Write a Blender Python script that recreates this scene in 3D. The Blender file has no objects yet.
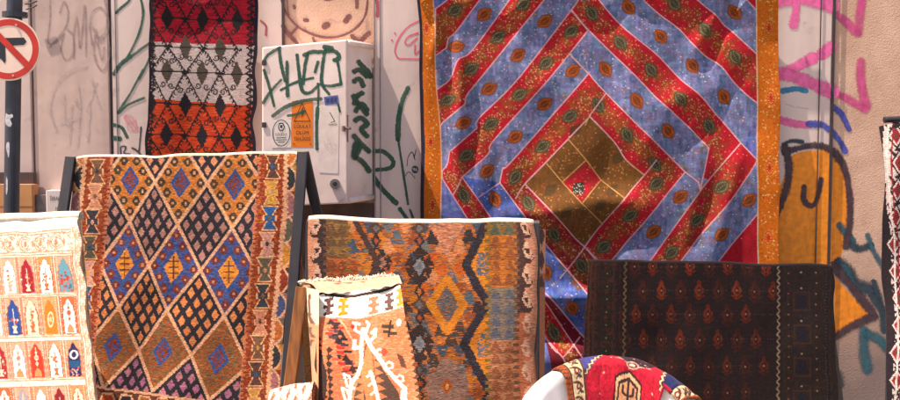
import bpy, math, random
import numpy as np
from mathutils import Vector
rng = np.random.default_rng(7); random.seed(7)
sc = bpy.context.scene
COL = sc.collection
# ------------------------------------------------------------------ camera maths
F = 1100.0; EYE = np.array([0.0, -6.4, 1.72]); TH = math.atan(72/1100.0)
CT, ST = math.cos(TH), math.sin(TH)
def ray(px, py):
    a = (np.asarray(px, float)-450)/F; b = (200-np.asarray(py, float))/F
    return np.stack([a, b*ST+CT, b*CT-ST], -1)
def P(px, py, y):
    d = ray(px, py); t = (y-EYE[1])/d[..., 1]
    return EYE + d*t[..., None]
def plane(px, py, y, tilt=0, yaw=0):
    t, w = math.radians(tilt), math.radians(yaw)
    return (P(px, py, y), np.array([math.sin(w)*math.cos(t), -math.cos(w)*math.cos(t), math.sin(t)]))
def Q(px, py, pl):
    p0, n = pl; d = ray(px, py)
    t = ((p0-EYE) @ n)/(d @ n)
    return EYE + d*t[..., None]
def lin(c):
    c = np.asarray(c, float)/255.0
    return np.where(c <= .04045, c/12.92, ((c+.055)/1.055)**2.4)

# ------------------------------------------------------------------ materials
MATS = {}
def newmat(name):
    m = bpy.data.materials.new(name); m.use_nodes = True
    nt = m.node_tree; b = nt.nodes['Principled BSDF']
    return m, nt, b
def N(nt, t, **kw):
    n = nt.nodes.new(t)
    for k, v in kw.items(): setattr(n, k, v)
    return n
def noise_mix(nt, b, c1, c2, scale, detail=4, lo=.35, hi=.65, stretch=(1, 1, 1)):
    tc = N(nt, 'ShaderNodeTexCoord'); mp = N(nt, 'ShaderNodeMapping'); mp.inputs['Scale'].default_value = stretch
    nz = N(nt, 'ShaderNodeTexNoise'); nz.inputs['Scale'].default_value = scale; nz.inputs['Detail'].default_value = detail
    mr = N(nt, 'ShaderNodeMapRange'); mr.inputs[1].default_value = lo; mr.inputs[2].default_value = hi
    mx = N(nt, 'ShaderNodeMix', data_type='RGBA')
    mx.inputs[6].default_value = (*c1, 1); mx.inputs[7].default_value = (*c2, 1)
    nt.links.new(tc.outputs['Object'], mp.inputs[0]); nt.links.new(mp.outputs[0], nz.inputs['Vector'])
    nt.links.new(nz.outputs[0], mr.inputs[0]); nt.links.new(mr.outputs[0], mx.inputs[0])
    nt.links.new(mx.outputs[2], b.inputs['Base Color'])
    return tc, mx
def add_bump(nt, b, tc, scale, strength, dist=.002, detail=3, stretch=(1, 1, 1)):
    mp = N(nt, 'ShaderNodeMapping'); mp.inputs['Scale'].default_value = stretch
    nz = N(nt, 'ShaderNodeTexNoise'); nz.inputs['Scale'].default_value = scale; nz.inputs['Detail'].default_value = detail
    bp = N(nt, 'ShaderNodeBump'); bp.inputs['Strength'].default_value = strength; bp.inputs['Distance'].default_value = dist
    nt.links.new(tc.outputs['Object'], mp.inputs[0]); nt.links.new(mp.outputs[0], nz.inputs['Vector'])
    nt.links.new(nz.outputs[0], bp.inputs['Height']); nt.links.new(bp.outputs[0], b.inputs['Normal'])
    return bp
def mat(name, c, c2=None, scale=8, rough=.7, metal=0, bump=0, bscale=60, stretch=(1, 1, 1), lo=.35, hi=.65, bdist=.002, detail=4):
    if name in MATS: return MATS[name]
    m, nt, b = newmat(name)
    c = tuple(lin(c)); c2 = tuple(lin(c2)) if c2 is not None else tuple(x*.8 for x in c)
    tc, mx = noise_mix(nt, b, c, c2, scale, detail, lo, hi, stretch)
    b.inputs['Roughness'].default_value = rough; b.inputs['Metallic'].default_value = metal
    if bump: add_bump(nt, b, tc, bscale, bump, bdist)
    MATS[name] = m; return m
def cloth_mat(name, rough=.92, sheen=.15, bump=.5, bscale=260, stretch=(.35, .35, 1.0), var=.12):
    m, nt, b = newmat(name)
    at = N(nt, 'ShaderNodeAttribute'); at.attribute_name = 'Col'
    tc = N(nt, 'ShaderNodeTexCoord'); mp = N(nt, 'ShaderNodeMapping'); mp.inputs['Scale'].default_value = stretch
    nz = N(nt, 'ShaderNodeTexNoise'); nz.inputs['Scale'].default_value = bscale; nz.inputs['Detail'].default_value = 3
    mr = N(nt, 'ShaderNodeMapRange'); mr.inputs[1].default_value = .3; mr.inputs[2].default_value = .7
    mr.inputs[3].default_value = 1-var*1.6; mr.inputs[4].default_value = 1+var
    vm = N(nt, 'ShaderNodeVectorMath', operation='MULTIPLY')
    bp = N(nt, 'ShaderNodeBump'); bp.inputs['Strength'].default_value = bump; bp.inputs['Distance'].default_value = .003
    L = nt.links.new
    L(tc.outputs['Object'], mp.inputs[0]); L(mp.outputs[0], nz.inputs['Vector']); L(nz.outputs[0], mr.inputs[0])
    L(at.outputs['Color'], vm.inputs[0]); L(mr.outputs[0], vm.inputs[1]); L(vm.outputs[0], b.inputs['Base Color'])
    L(nz.outputs[0], bp.inputs['Height']); L(bp.outputs[0], b.inputs['Normal'])
    b.inputs['Roughness'].default_value = rough; b.inputs['Sheen Weight'].default_value = sheen
    b.inputs['Specular IOR Level'].default_value = .15
    return m
def specks(m, scale, lo, hi, col, amt=.8):
    """chips, rust spots and grime flecks over a plain coat"""
    nt = m.node_tree; b = nt.nodes['Principled BSDF']; L = nt.links.new; src = b.inputs['Base Color'].links[0].from_socket
    tc = N(nt, 'ShaderNodeTexCoord'); nz = N(nt, 'ShaderNodeTexNoise'); nz.inputs['Scale'].default_value = scale; nz.inputs['Detail'].default_value = 8; nz.inputs['Roughness'].default_value = .65
    mr = N(nt, 'ShaderNodeMapRange'); mr.inputs[1].default_value = lo; mr.inputs[2].default_value = hi; mr.inputs[4].default_value = amt
    mx = N(nt, 'ShaderNodeMix', data_type='RGBA'); mx.inputs[7].default_value = (*lin(col), 1)
    L(tc.outputs['Object'], nz.inputs['Vector']); L(nz.outputs[0], mr.inputs[0]); L(mr.outputs[0], mx.inputs[0]); L(src, mx.inputs[6]); L(mx.outputs[2], b.inputs['Base Color'])
def paint_mat(name, c, hard=.25, patch=.15, rough=.6):
    if name in MATS: return MATS[name]
    m, nt, b = newmat(name); L = nt.links.new
    c = tuple(lin(c))
    tc, mx = noise_mix(nt, b, c, tuple(min(1, x*1.35+.01) for x in c), 30)
    b.inputs['Roughness'].default_value = rough
    at = N(nt, 'ShaderNodeAttribute'); at.attribute_name = 'Edge'
    nz = N(nt, 'ShaderNodeTexNoise'); nz.inputs['Scale'].default_value = 90; nz.inputs['Detail'].default_value = 5
    L(tc.outputs['Object'], nz.inputs['Vector'])
    m1 = N(nt, 'ShaderNodeMath', operation='MULTIPLY_ADD'); m1.inputs[1].default_value = .9; m1.inputs[2].default_value = -.45
    L(nz.outputs[0], m1.inputs[0])
    ad = N(nt, 'ShaderNodeMath', operation='ADD'); L(at.outputs['Fac'], ad.inputs[0]); L(m1.outputs[0], ad.inputs[1])
    mr = N(nt, 'ShaderNodeMapRange'); mr.interpolation_type = 'SMOOTHSTEP'
    mr.inputs[1].default_value = 0.02; mr.inputs[2].default_value = hard+.02; mr.inputs[3].default_value = 0; mr.inputs[4].default_value = 1-patch*.4
    L(ad.outputs[0], mr.inputs[0])
    nz2 = N(nt, 'ShaderNodeTexNoise'); nz2.inputs['Scale'].default_value = 14; nz2.inputs['Detail'].default_value = 6
    L(tc.outputs['Object'], nz2.inputs['Vector'])
    mr2 = N(nt, 'ShaderNodeMapRange'); mr2.inputs[1].default_value = .25; mr2.inputs[2].default_value = .6; mr2.inputs[3].default_value = 1-patch*2; mr2.inputs[4].default_value = 1
    L(nz2.outputs[0], mr2.inputs[0])
    mu = N(nt, 'ShaderNodeMath', operation='MULTIPLY'); L(mr.outputs[0], mu.inputs[0]); L(mr2.outputs[0], mu.inputs[1])
    L(mu.outputs[0], b.inputs['Alpha'])
    MATS[name] = m; return m

# ------------------------------------------------------------------ objects
def empty(name, loc, label, cat, group=None):
    o = bpy.data.objects.new(name, None); COL.objects.link(o); o.location = loc; o.empty_display_size = .1
    o['label'] = label; o['category'] = cat
    if group: o['group'] = group
    return o
def tag(o, label, cat, group=None):
    o['label'] = label; o['category'] = cat
    if group: o['group'] = group
    return o
def wloc(p):
    v = Vector((0, 0, 0))
    while p is not None: v += p.location; p = p.parent
    return v
def mk(name, V, faces, m, parent=None, col=None, edge=None, smooth=False, uvals=None):
    V = np.asarray(V, float)
    org = np.array([V[:, 0].mean(), V[:, 1].mean(), V[:, 2].min()])
    me = bpy.data.meshes.new(name)
    if isinstance(faces, np.ndarray):
        nf = len(faces); k = faces.shape[1]
        me.vertices.add(len(V)); me.vertices.foreach_set('co', (V-org).astype(np.float32).ravel())
        me.loops.add(nf*k); me.loops.foreach_set('vertex_index', faces.astype(np.int32).ravel())
        me.polygons.add(nf); me.polygons.foreach_set('loop_start', np.arange(0, nf*k, k, dtype=np.int32))
        me.update(calc_edges=True)
    else:
        me.from_pydata([tuple(v) for v in (V-org)], [], [tuple(f) for f in faces])
    if smooth: me.shade_smooth()
    if col is not None:
        a = me.color_attributes.new('Col', 'FLOAT_COLOR', 'POINT')
        c4 = np.ones((len(V), 4), np.float32); c4[:, :3] = col; a.data.foreach_set('color', c4.ravel())
    if edge is not None:
        a = me.attributes.new('Edge', 'FLOAT', 'POINT'); a.data.foreach_set('value', np.asarray(edge, np.float32))
    me.validate()
    o = bpy.data.objects.new(name, me); COL.objects.link(o)
    if m: me.materials.append(m)
    o.location = org
    if parent is not None:
        o.parent = parent; o.location = Vector(org) - wloc(parent)
    return o
class MB:
    def __init__(s): s.v = []; s.f = []
    def add(s, V, Fc):
        b = len(s.v); s.v += [tuple(map(float, v)) for v in V]; s.f += [tuple(i+b for i in f) for f in Fc]; return s
    def beam(s, a, b, w, d, side=(1, 0, 0), bev=.12):
        a, b = np.array(a, float), np.array(b, float); z = (b-a)/np.linalg.norm(b-a)
        x = np.array(side, float); x = x-z*(x@z); x /= np.linalg.norm(x); y = np.cross(z, x)
        e = min(w, d)*bev
        prof = [(-w/2+e, -d/2), (w/2-e, -d/2), (w/2, -d/2+e), (w/2, d/2-e), (w/2-e, d/2), (-w/2+e, d/2), (-w/2, d/2-e), (-w/2, -d/2+e)]
        V = [p+x*q[0]+y*q[1] for p in (a, b) for q in prof]; n = 8
        Fc = [(i, (i+1) % n, n+(i+1) % n, n+i) for i in range(n)] + [tuple(range(n-1, -1, -1)), tuple(range(n, 2*n))]
        return s.add(V, Fc)
    def tube(s, pts, r, n=12, cap=True):
        pts = [np.array(p, float) for p in pts]; V = []; rr = r if hasattr(r, '__len__') else [r]*len(pts)
        for i, p in enumerate(pts):
            z = pts[min(i+1, len(pts)-1)]-pts[max(i-1, 0)]; z /= np.linalg.norm(z)
            x = np.cross(z, (0.13, 1, .07)); 
            if np.linalg.norm(x) < .1: x = np.cross(z, (1, 0, 0))
            x /= np.linalg.norm(x); y = np.cross(z, x)
            V += [p+rr[i]*(x*math.cos(2*math.pi*k/n)+y*math.sin(2*math.pi*k/n)) for k in range(n)]
        Fc = [(i*n+k, i*n+(k+1) % n, (i+1)*n+(k+1) % n, (i+1)*n+k) for i in range(len(pts)-1) for k in range(n)]
        if cap: Fc += [tuple(range(n-1, -1, -1)), tuple(range((len(pts)-1)*n, len(pts)*n))]
        return s.add(V, Fc)
    def box(s, lo, hi, bev=.004):
        x0, y0, z0 = lo; x1, y1, z1 = hi
        return s.beam(((x0+x1)/2, (y0+y1)/2, z0), ((x0+x1)/2, (y0+y1)/2, z1), x1-x0, y1-y0, bev=min(.45, bev/min(x1-x0, y1-y0)))
    def slab(s, V4, off):
        """closed slab from a front polygon and an offset vector to its back"""
        V4 = [np.array(v, float) for v in V4]; n = len(V4); off = np.array(off, float)
        V = V4+[v+off for v in V4]
        Fc = [tuple(range(n)), tuple(range(2*n-1, n-1, -1))]+[(i, n+i, n+(i+1) % n, (i+1) % n) for i in range(n)]
        return s.add(V, Fc)
    def build(s, name, m, parent=None, smooth=False): return mk(name, s.v, s.f, m, parent, smooth=smooth)

def spline(pts, step=1.0):
    pts = [np.array(p, float) for p in pts]
    if len(pts) == 2: pp = pts
    ext = [2*pts[0]-pts[1]]+pts+[2*pts[-1]-pts[-2]]; out = []
    for i in range(1, len(ext)-2):
        p0, p1, p2, p3 = ext[i-1:i+3]; n = max(2, int(np.linalg.norm(p2-p1)/step))
        for k in range(n):
            t = k/n
            out.append(.5*((2*p1)+(-p0+p2)*t+(2*p0-5*p1+4*p2-p3)*t*t+(-p0+3*p1-3*p2+p3)*t**3))
    out.append(ext[-2]); return np.array(out)
STK = [0]
def strokes(name, lst, y, m, parent, width=4, lift=.0004):
    """spray / marker strokes as thin paint ribbons lying on the plane y"""
    V = []; Fc = []; E = []
    for s in lst:
        if len(s) == 2 and hasattr(s[0], '__len__') and hasattr(s[0][0], '__len__'): pts, w = s
        else: pts, w = s, width
        c = spline(pts, 1.2)
        # longer caps
        d = np.gradient(c, axis=0); L = np.linalg.norm(d, axis=1, keepdims=True); d = d/np.maximum(L, 1e-6)
        cum = np.concatenate([[0], np.cumsum(np.linalg.norm(np.diff(c, axis=0), axis=1))]); tot = cum[-1]
        c0 = c[0]-d[0]*w*.45; c1 = c[-1]+d[-1]*w*.45
        c = np.vstack([c0, c[0]-d[0]*w*.35, c[0]-d[0]*w*.18, c, c[-1]+d[-1]*w*.18, c[-1]+d[-1]*w*.35, c1])
        d = np.vstack([d[:1]]*3+[d]+[d[-1:]]*3)
        ww = np.ones(len(c))*w*1.1*.5; ww[[0, -1]] *= .25; ww[[1, -2]] *= .66; ww[[2, -3]] *= .9
        ww *= 1+.12*np.interp(np.arange(len(c)), np.arange(0, len(c)+8, 8), rng.standard_normal(len(range(0, len(c)+8, 8))))
        nrm = np.stack([-d[:, 1], d[:, 0]], 1)
        STK[0] = (STK[0]+1) % 12
        base = len(V)
        for i in range(len(c)):
            yy = (y if not callable(y) else y(c[i][0]))-lift-STK[0]*.00009-i*.000002
            for q in (-1, -.5, 0, .5, 1):
                p = c[i]+nrm[i]*ww[i]*q
                V.append(P(p[0], p[1], yy)); 
                e = 1-abs(q)
                if i in (0, len(c)-1): e = 0
                E.append(e)
        for i in range(len(c)-1):
            for k in range(4):
                a = base+i*5+k; Fc.append((a, a+1, a+6, a+5))
    return mk(name, V, Fc, m, parent, edge=E)
def patch(name, pts, y, m, parent, lift=.0003, step=6):
    """paint filled area"""
    c = spline(list(pts)+[pts[0]], step); ctr = c.mean(0)
    yf_ = y if callable(y) else (lambda q: y)
    V = [P(ctr[0], ctr[1], yf_(ctr[0])-lift)]; E = [1.0]
    for p in c[:-1]:
        q = ctr+(p-ctr)*.93
        V += [P(q[0], q[1], yf_(q[0])-lift), P(p[0], p[1], yf_(p[0])-lift)]; E += [1.0, 0.1]
    n = len(c)-1; Fc = []
    for i in range(n):
        a, b = 1+2*i, 1+2*((i+1) % n); Fc += [(0, a, b), (a, a+1, b+1, b)]
    return mk(name, V, Fc, m, parent, edge=E)
def flat(name, polys, y, m, parent, lift=.001):
    V = []; Fc = []
    for pl in polys:
        b = len(V); V += [P(p[0], p[1], y-lift) for p in pl]; Fc.append(tuple(range(b, b+len(pl))))
    return mk(name, V, Fc, m, parent)
def text(name, body, px, py, y, hpx, m, parent, xs=1.0, lift=.0015, align='CENTER'):
    cu = bpy.data.curves.new('t', 'FONT'); cu.body = body; cu.align_x = align; cu.size = 1; cu.resolution_u = 3
    ob = bpy.data.objects.new('t', cu); me = bpy.data.meshes.new_from_object(ob)
    s = hpx*1.4*(y-EYE[1])/F; c = P(px, py, y)
    V = [(c[0]+v.co.x*s*xs, y-lift, c[2]+(v.co.y-.35)*s) for v in me.vertices]; Fc = [tuple(p.vertices) for p in me.polygons]
    bpy.data.objects.remove(ob); bpy.data.curves.remove(cu); bpy.data.meshes.remove(me)
    if not V: return None
    return mk(name, V, Fc, m, parent)

# ------------------------------------------------------------------ pattern canvas (a colour per mesh vertex)
class Canvas:
    def __init__(s, corners, sx, base, q=None, jitter=0):
        (x0, y0), (x1, y1), (x2, y2), (x3, y3) = corners      # TL TR BR BL
        w = max(math.hypot(x1-x0, y1-y0), math.hypot(x2-x3, y2-y3)); h = max(math.hypot(x3-x0, y3-y0), math.hypot(x2-x1, y2-y1))
        s.nx, s.ny = int(w*sx)+1, int(h*sx)+1
        u, v = np.meshgrid(np.linspace(0, 1, s.nx), np.linspace(0, 1, s.ny))
        s.u, s.v = u, v
        s.GX = (x0*(1-u)+x1*u)*(1-v)+(x3*(1-u)+x2*u)*v
        s.GY = (y0*(1-u)+y1*u)*(1-v)+(y3*(1-u)+y2*u)*v
        s.X, s.Y = s.GX.copy(), s.GY.copy()
        if q:
            s.X = np.floor(s.X/q[0])*q[0]+q[0]/2; s.Y = np.floor(s.Y/q[1])*q[1]+q[1]/2
        if jitter:
            rj = rng.standard_normal(s.ny//4+2)*jitter; s.X = s.X+np.repeat(rj, 4)[:s.ny, None]
        s.img = np.zeros((s.ny, s.nx, 3)); s.img[:] = np.array(base, float)
        s.w = w
    def win(s, x0, y0, x1, y1):
        r = np.where((s.GY.max(1) >= y0-4) & (s.GY.min(1) <= y1+4))[0]
        if len(r) == 0: return None
        g = s.GX[r[0]:r[-1]+1]
        c = np.where((g.max(0) >= x0-4) & (g.min(0) <= x1+4))[0]
        if len(c) == 0: return None
        return slice(r[0], r[-1]+1), slice(c[0], c[-1]+1)
    def put(s, W, mask, col):
        im = s.img[W]; c = np.array(col, float)
        a = mask[..., None].astype(float)
        s.img[W] = im*(1-a)+c*a
    def pmask(s, pts):
        xs = [p[0] for p in pts]; ys = [p[1] for p in pts]
        W = s.win(min(xs), min(ys), max(xs), max(ys))
        if W is None: return None, None
        X, Y = s.X[W], s.Y[W]; m = np.zeros(X.shape, bool); n = len(pts)
        for i in range(n):
            (xa, ya), (xb, yb) = pts[i], pts[(i+1) % n]
            if ya == yb: continue
            m ^= ((ya > Y) != (yb > Y)) & (X < (xb-xa)*(Y-ya)/(yb-ya)+xa)
        return W, m
    def poly(s, pts, col):
        W, m = s.pmask(pts)
        if W is not None: s.put(W, m, col)
    def dia(s, cx, cy, rx, ry, col): s.poly([(cx, cy-ry), (cx+rx, cy), (cx, cy+ry), (cx-rx, cy)], col)
    def rect(s, x0, y0, x1, y1, col): s.poly([(x0, y0), (x1, y0), (x1, y1), (x0, y1)], col)
    def dist(s, W, pts):
        X, Y = s.X[W], s.Y[W]; D = np.full(X.shape, 1e9)
        for (xa, ya), (xb, yb) in zip(pts[:-1], pts[1:]):
            dx, dy = xb-xa, yb-ya; L = dx*dx+dy*dy+1e-9
            t = np.clip(((X-xa)*dx+(Y-ya)*dy)/L, 0, 1)
            D = np.minimum(D, np.hypot(X-xa-t*dx, Y-ya-t*dy))
        return D
    def line(s, pts, w, col, soft=.4, alpha=1):
        xs = [p[0] for p in pts]; ys = [p[1] for p in pts]
        W = s.win(min(xs)-w, min(ys)-w, max(xs)+w, max(ys)+w)
        if W is None: return
        s.put(W, np.clip((w/2-s.dist(W, pts))/soft+.5, 0, 1)*alpha, col)
    def ell(s, cx, cy, rx, ry, col, ang=0, soft=.3, alpha=1):
        R = max(rx, ry); W = s.win(cx-R, cy-R, cx+R, cy+R)
        if W is None: return
        c, n = math.cos(ang), math.sin(ang); X, Y = s.X[W]-cx, s.Y[W]-cy
        d = np.hypot((X*c+Y*n)/rx, (-X*n+Y*c)/ry)
        s.put(W, np.clip((1-d)*min(rx, ry)/soft+.5, 0, 1)*alpha, col)
    def leaf(s, cx, cy, L, w, col, ang, alpha=1):
        R = L; W = s.win(cx-R, cy-R, cx+R, cy+R)
        if W is None: return
        c, n = math.cos(ang), math.sin(ang); X, Y = s.X[W]-cx, s.Y[W]-cy
        a, b = (X*c+Y*n)/L, (-X*n+Y*c)
        prof = w*np.clip(1-a*a, 0, 1)
        s.put(W, np.clip((prof-np.abs(b))/.4, 0, 1)*(np.abs(a) < 1)*alpha, col)
    def streak(s, amt, run=7, rows=2, rgb=.3):
        """yarn to yarn variation along the weft"""
        nr, nc = s.ny//rows+2, s.nx//run+3
        n = rng.standard_normal((nr, nc)); nc3 = rng.standard_normal((nr, nc, 3))*rgb
        r = np.arange(s.ny)//rows; ph = rng.integers(0, run, nr)
        c = (np.arange(s.nx)[None, :]+ph[r][:, None])//run
        k = n[r[:, None], c][..., None]+nc3[r[:, None], c]
        s.img = s.img*(1+amt*k)
    def mottle(s, W, m, cols, run=9, rows=4, frac=.5):
        """replace a share of the yarn runs inside mask m with other colours"""
        h, w = m.shape; nr, nc = h//rows+2, w//run+3
        pick = rng.random((nr, nc)) < frac; ci = rng.integers(0, len(cols), (nr, nc))
        r = np.arange(h)//rows; ph = rng.integers(0, run, nr)
        c = (np.arange(w)[None, :]+ph[r][:, None])//run
        mm = pick[r[:, None], c] & m; cc = np.array(cols, float)[ci[r[:, None], c]]
        im = s.img[W]; im[mm] = cc[mm]; s.img[W] = im
    def pmottle(s, pts, cols, **k):
        W, m = s.pmask(pts)
        if W is not None: s.mottle(W, m, cols, **k)
    def fade(s, amp, cells=(9, 9)):
        """slow uneven dye"""
        g = rng.standard_normal(cells); yy = np.linspace(0, cells[0]-1.001, s.ny); xx = np.linspace(0, cells[1]-1.001, s.nx)
        i, j = yy.astype(int), xx.astype(int); fy, fx = (yy-i)[:, None], (xx-j)[None]
        a = g[i][:, j]*(1-fy)*(1-fx)+g[i+1][:, j]*fy*(1-fx)+g[i][:, j+1]*(1-fy)*fx+g[i+1][:, j+1]*fy*fx
        s.img *= (1+amp*a)[..., None]
    def alb(s, gain): return np.clip(lin(np.clip(s.img, 0, 255))*gain, .004, .82)
def smooth_noise(ny, nx, cells):
    g = rng.standard_normal(cells); yy = np.linspace(0, cells[0]-1.001, ny); xx = np.linspace(0, cells[1]-1.001, nx)
    i, j = yy.astype(int), xx.astype(int); fy, fx = (yy-i)[:, None], (xx-j)[None]
    fy = fy*fy*(3-2*fy); fx = fx*fx*(3-2*fx)
    return g[i][:, j]*(1-fy)*(1-fx)+g[i+1][:, j]*fy*(1-fx)+g[i][:, j+1]*(1-fy)*fx+g[i+1][:, j+1]*fy*fx
def gridfaces(ny, nx):
    i, j = np.meshgrid(np.arange(ny-1), np.arange(nx-1), indexing='ij'); a = (i*nx+j).ravel()
    return np.stack([a, a+nx, a+nx+1, a+1], 1)
def sheet(name, cv, pl, disp, m, parent=None, gain=.8, roll=0, back=0, rollcol=(240, 220, 195), thick=.009, selv=None, rollrows=14, sag=.006, wav=.004, edge=.006):
    """woven sheet hung on plane pl: front grid + turned edges, optional turn over a bar and back leaf"""
    n = pl[1]; V = Q(cv.GX, cv.GY, pl)+n*disp[..., None]
    C = cv.alb(gain)
    # the cloth sags a little between its supports and its top edge is never quite straight
    u1 = np.linspace(0, 1, cv.nx); wv = np.interp(u1, np.linspace(0, 1, 12), rng.standard_normal(12)); wv = np.convolve(np.pad(wv, 25, mode='edge'), np.ones(51)/51, 'valid')
    V[..., 2] += ((-sag*np.sin(u1*math.pi)+wav*wv)[None, :])*np.exp(-cv.v*7)
    V[..., 2] -= (.010*(np.exp(-cv.u*28)+.8*np.exp(-(1-cv.u)*28)))*np.exp(-cv.v*30)
    for sd, wt in ((-1, np.clip(1-cv.u*4, 0, 1)), (1, np.clip(cv.u*4-3, 0, 1))):
        ev = np.interp(np.linspace(0, 1, cv.ny), np.linspace(0, 1, 11), rng.standard_normal(11)*edge); ev = np.convolve(np.pad(ev, 20, mode='edge'), np.ones(41)/41, 'valid')
        V[..., 0] += ev[:, None]*wt**2
    V += n*(thick*.9*(np.exp(-cv.u*70)+np.exp(-(1-cv.u)*70))*rng.uniform(-.2, .6))[..., None]
    if roll:
        top = V[0]; up = np.cross(np.array([1, 0, 0]), n); up = up/np.linalg.norm(up)
        if up[2] < 0: up = -up
        rows = []; cols = []
        bk = np.array([-n[0], -n[1], n[2]*1.0]); bk /= np.linalg.norm(bk)
        hn = np.array([n[0], n[1], 0]); hn /= np.linalg.norm(hn)
        cen = top-n*roll
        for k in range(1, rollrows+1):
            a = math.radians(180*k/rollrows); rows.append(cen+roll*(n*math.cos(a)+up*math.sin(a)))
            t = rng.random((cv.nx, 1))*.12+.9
            cols.append(np.clip(lin(np.array(rollcol))*gain*t, 0, .82) if k < rollrows*.75 else C[min(cv.ny-1, k)])  # fold takes rollcol; a pale one paints the sun's glint on it
        dn = np.array([-hn[0]*.2, -hn[1]*.2, -1.0]); dn /= np.linalg.norm(dn)
        last = rows[-1]
        nb = 24
        for k in range(1, nb+1):
            rows.append(last+dn*back*k/nb); cols.append(C[min(cv.ny-1, int(k/nb*(cv.ny-1)))])
        V = np.concatenate([np.array(rows[::-1]), V], 0); C = np.concatenate([np.array(cols[::-1]), C], 0)
    # turned edges (thickness)
    sc_ = C[:, :1]*.0+lin(np.array(selv))*gain if selv is not None else C[:, :1]
    sc2 = C[:, -1:]*.0+lin(np.array(selv))*gain if selv is not None else C[:, -1:]
    V = np.concatenate([V[:, :1]-n*thick, V, V[:, -1:]-n*thick], 1); C = np.concatenate([sc_, C, sc2], 1)
    V = np.concatenate([V, V[-1:]-n*thick], 0); C = np.concatenate([C, C[-1:]], 0)
    ny, nx = V.shape[:2]
    return mk(name, V.reshape(-1, 3), gridfaces(ny, nx), m, parent, col=C.reshape(-1, 3), smooth=True)
def fringe(name, pts, m, parent, ln=.05, drop=(0, 0, -1), r=.0025, spread=.012, per=3):
    """loose warp ends along a 3-D edge"""
    b = MB(); d = np.array(drop, float)
    for p in pts:
        for k in range(per):
            q = np.array(p)+rng.standard_normal(3)*np.array([.006, .003, .002]); l = ln*(.6+.6*rng.random())
            e = q+d*l+rng.standard_normal(3)*spread; mid = (q+e)/2+rng.standard_normal(3)*spread*.5
            b.tube([q, mid, e], [r, r*.9, r*.5], n=4)
    return b.build(name, m, parent)

#PART2
M_WOOL = cloth_mat('wool_flatweave', sheen=.08, bump=.7, var=.16); M_PILE = cloth_mat('wool_pile', bump=.7, bscale=340, stretch=(.7, .7, 1), sheen=.06)
M_COTTON = cloth_mat('embroidered_cotton', rough=.8, bump=.25, bscale=200, stretch=(.6, .6, 1), sheen=.1, var=.08)
M_FRINGE = mat('cotton_warp', (236, 222, 205), (205, 188, 165), scale=30, rough=.95)
M_BLACKWOOD = mat('dark_painted_wood', (52, 48, 52), (36, 33, 38), scale=14, rough=.45, bump=.25, bscale=40, stretch=(1, 1, .2))
M_WOOD = mat('varnished_pine', (150, 94, 46), (108, 66, 32), scale=9, rough=.5, bump=.2, bscale=40, stretch=(6, 6, .5))
M_WHITEPLASTIC = mat('white_plastic', (232, 230, 230), (212, 208, 206), scale=9, rough=.38, bump=.1, bscale=30)
specks(M_WHITEPLASTIC, 22, .60, .75, (150, 136, 126), .5)

# ------------------------------------------------------------------ ground and building
GR = 0.0
m, nt, b = newmat('paving')
tc = N(nt, 'ShaderNodeTexCoord'); br = N(nt, 'ShaderNodeTexBrick'); br.inputs['Scale'].default_value = 2.2
br.inputs['Color1'].default_value = (.30, .27, .24, 1); br.inputs['Color2'].default_value = (.24, .22, .20, 1); br.inputs['Mortar'].default_value = (.06, .055, .05, 1)
br.inputs['Mortar Size'].default_value = .012
nt.links.new(tc.outputs['Object'], br.inputs['Vector']); nt.links.new(br.outputs['Color'], b.inputs['Base Color']); b.inputs['Roughness'].default_value = .85
add_bump(nt, b, tc, 30, .4, .004)
g = mk('pavement', [(-40, -40, GR), (40, -40, GR), (40, 1, GR), (-40, 1, GR)], [(0, 1, 2, 3)], m); g['kind'] = 'structure'

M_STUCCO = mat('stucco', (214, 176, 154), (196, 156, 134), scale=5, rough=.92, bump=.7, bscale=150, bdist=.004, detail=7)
nt = M_STUCCO.node_tree; b = nt.nodes['Principled BSDF']; L = nt.links.new
tcn = [n for n in nt.nodes if n.type == 'TEX_COORD'][0]; mxn = [n for n in nt.nodes if n.type == 'MIX'][0]
nz = N(nt, 'ShaderNodeTexNoise'); nz.inputs['Scale'].default_value = 210; nz.inputs['Detail'].default_value = 4
mr = N(nt, 'ShaderNodeMapRange'); mr.inputs[1].default_value = .24; mr.inputs[2].default_value = .40
mx2 = N(nt, 'ShaderNodeMix', data_type='RGBA'); mx2.inputs[6].default_value = (*lin((112, 82, 70)), 1)
L(tcn.outputs['Object'], nz.inputs['Vector']); L(nz.outputs[0], mr.inputs[0]); L(mr.outputs[0], mx2.inputs[0]); L(mxn.outputs[2], mx2.inputs[7])
# shade low on the wall, put into the colour, with an uneven upper edge
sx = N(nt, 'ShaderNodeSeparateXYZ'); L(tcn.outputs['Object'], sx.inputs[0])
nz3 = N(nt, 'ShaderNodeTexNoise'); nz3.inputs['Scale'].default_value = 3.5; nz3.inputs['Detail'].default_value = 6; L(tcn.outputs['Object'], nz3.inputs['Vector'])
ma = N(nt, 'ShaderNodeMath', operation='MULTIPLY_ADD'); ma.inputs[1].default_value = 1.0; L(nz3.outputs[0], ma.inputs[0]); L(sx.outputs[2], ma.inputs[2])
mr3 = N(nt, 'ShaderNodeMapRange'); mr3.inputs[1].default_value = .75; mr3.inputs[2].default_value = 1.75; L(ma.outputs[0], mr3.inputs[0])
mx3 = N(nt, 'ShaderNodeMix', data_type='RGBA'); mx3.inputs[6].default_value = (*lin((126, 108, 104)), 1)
L(mr3.outputs[0], mx3.inputs[0]); L(mx2.outputs[2], mx3.inputs[7]); L(mx3.outputs[2], b.inputs['Base Color'])
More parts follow.
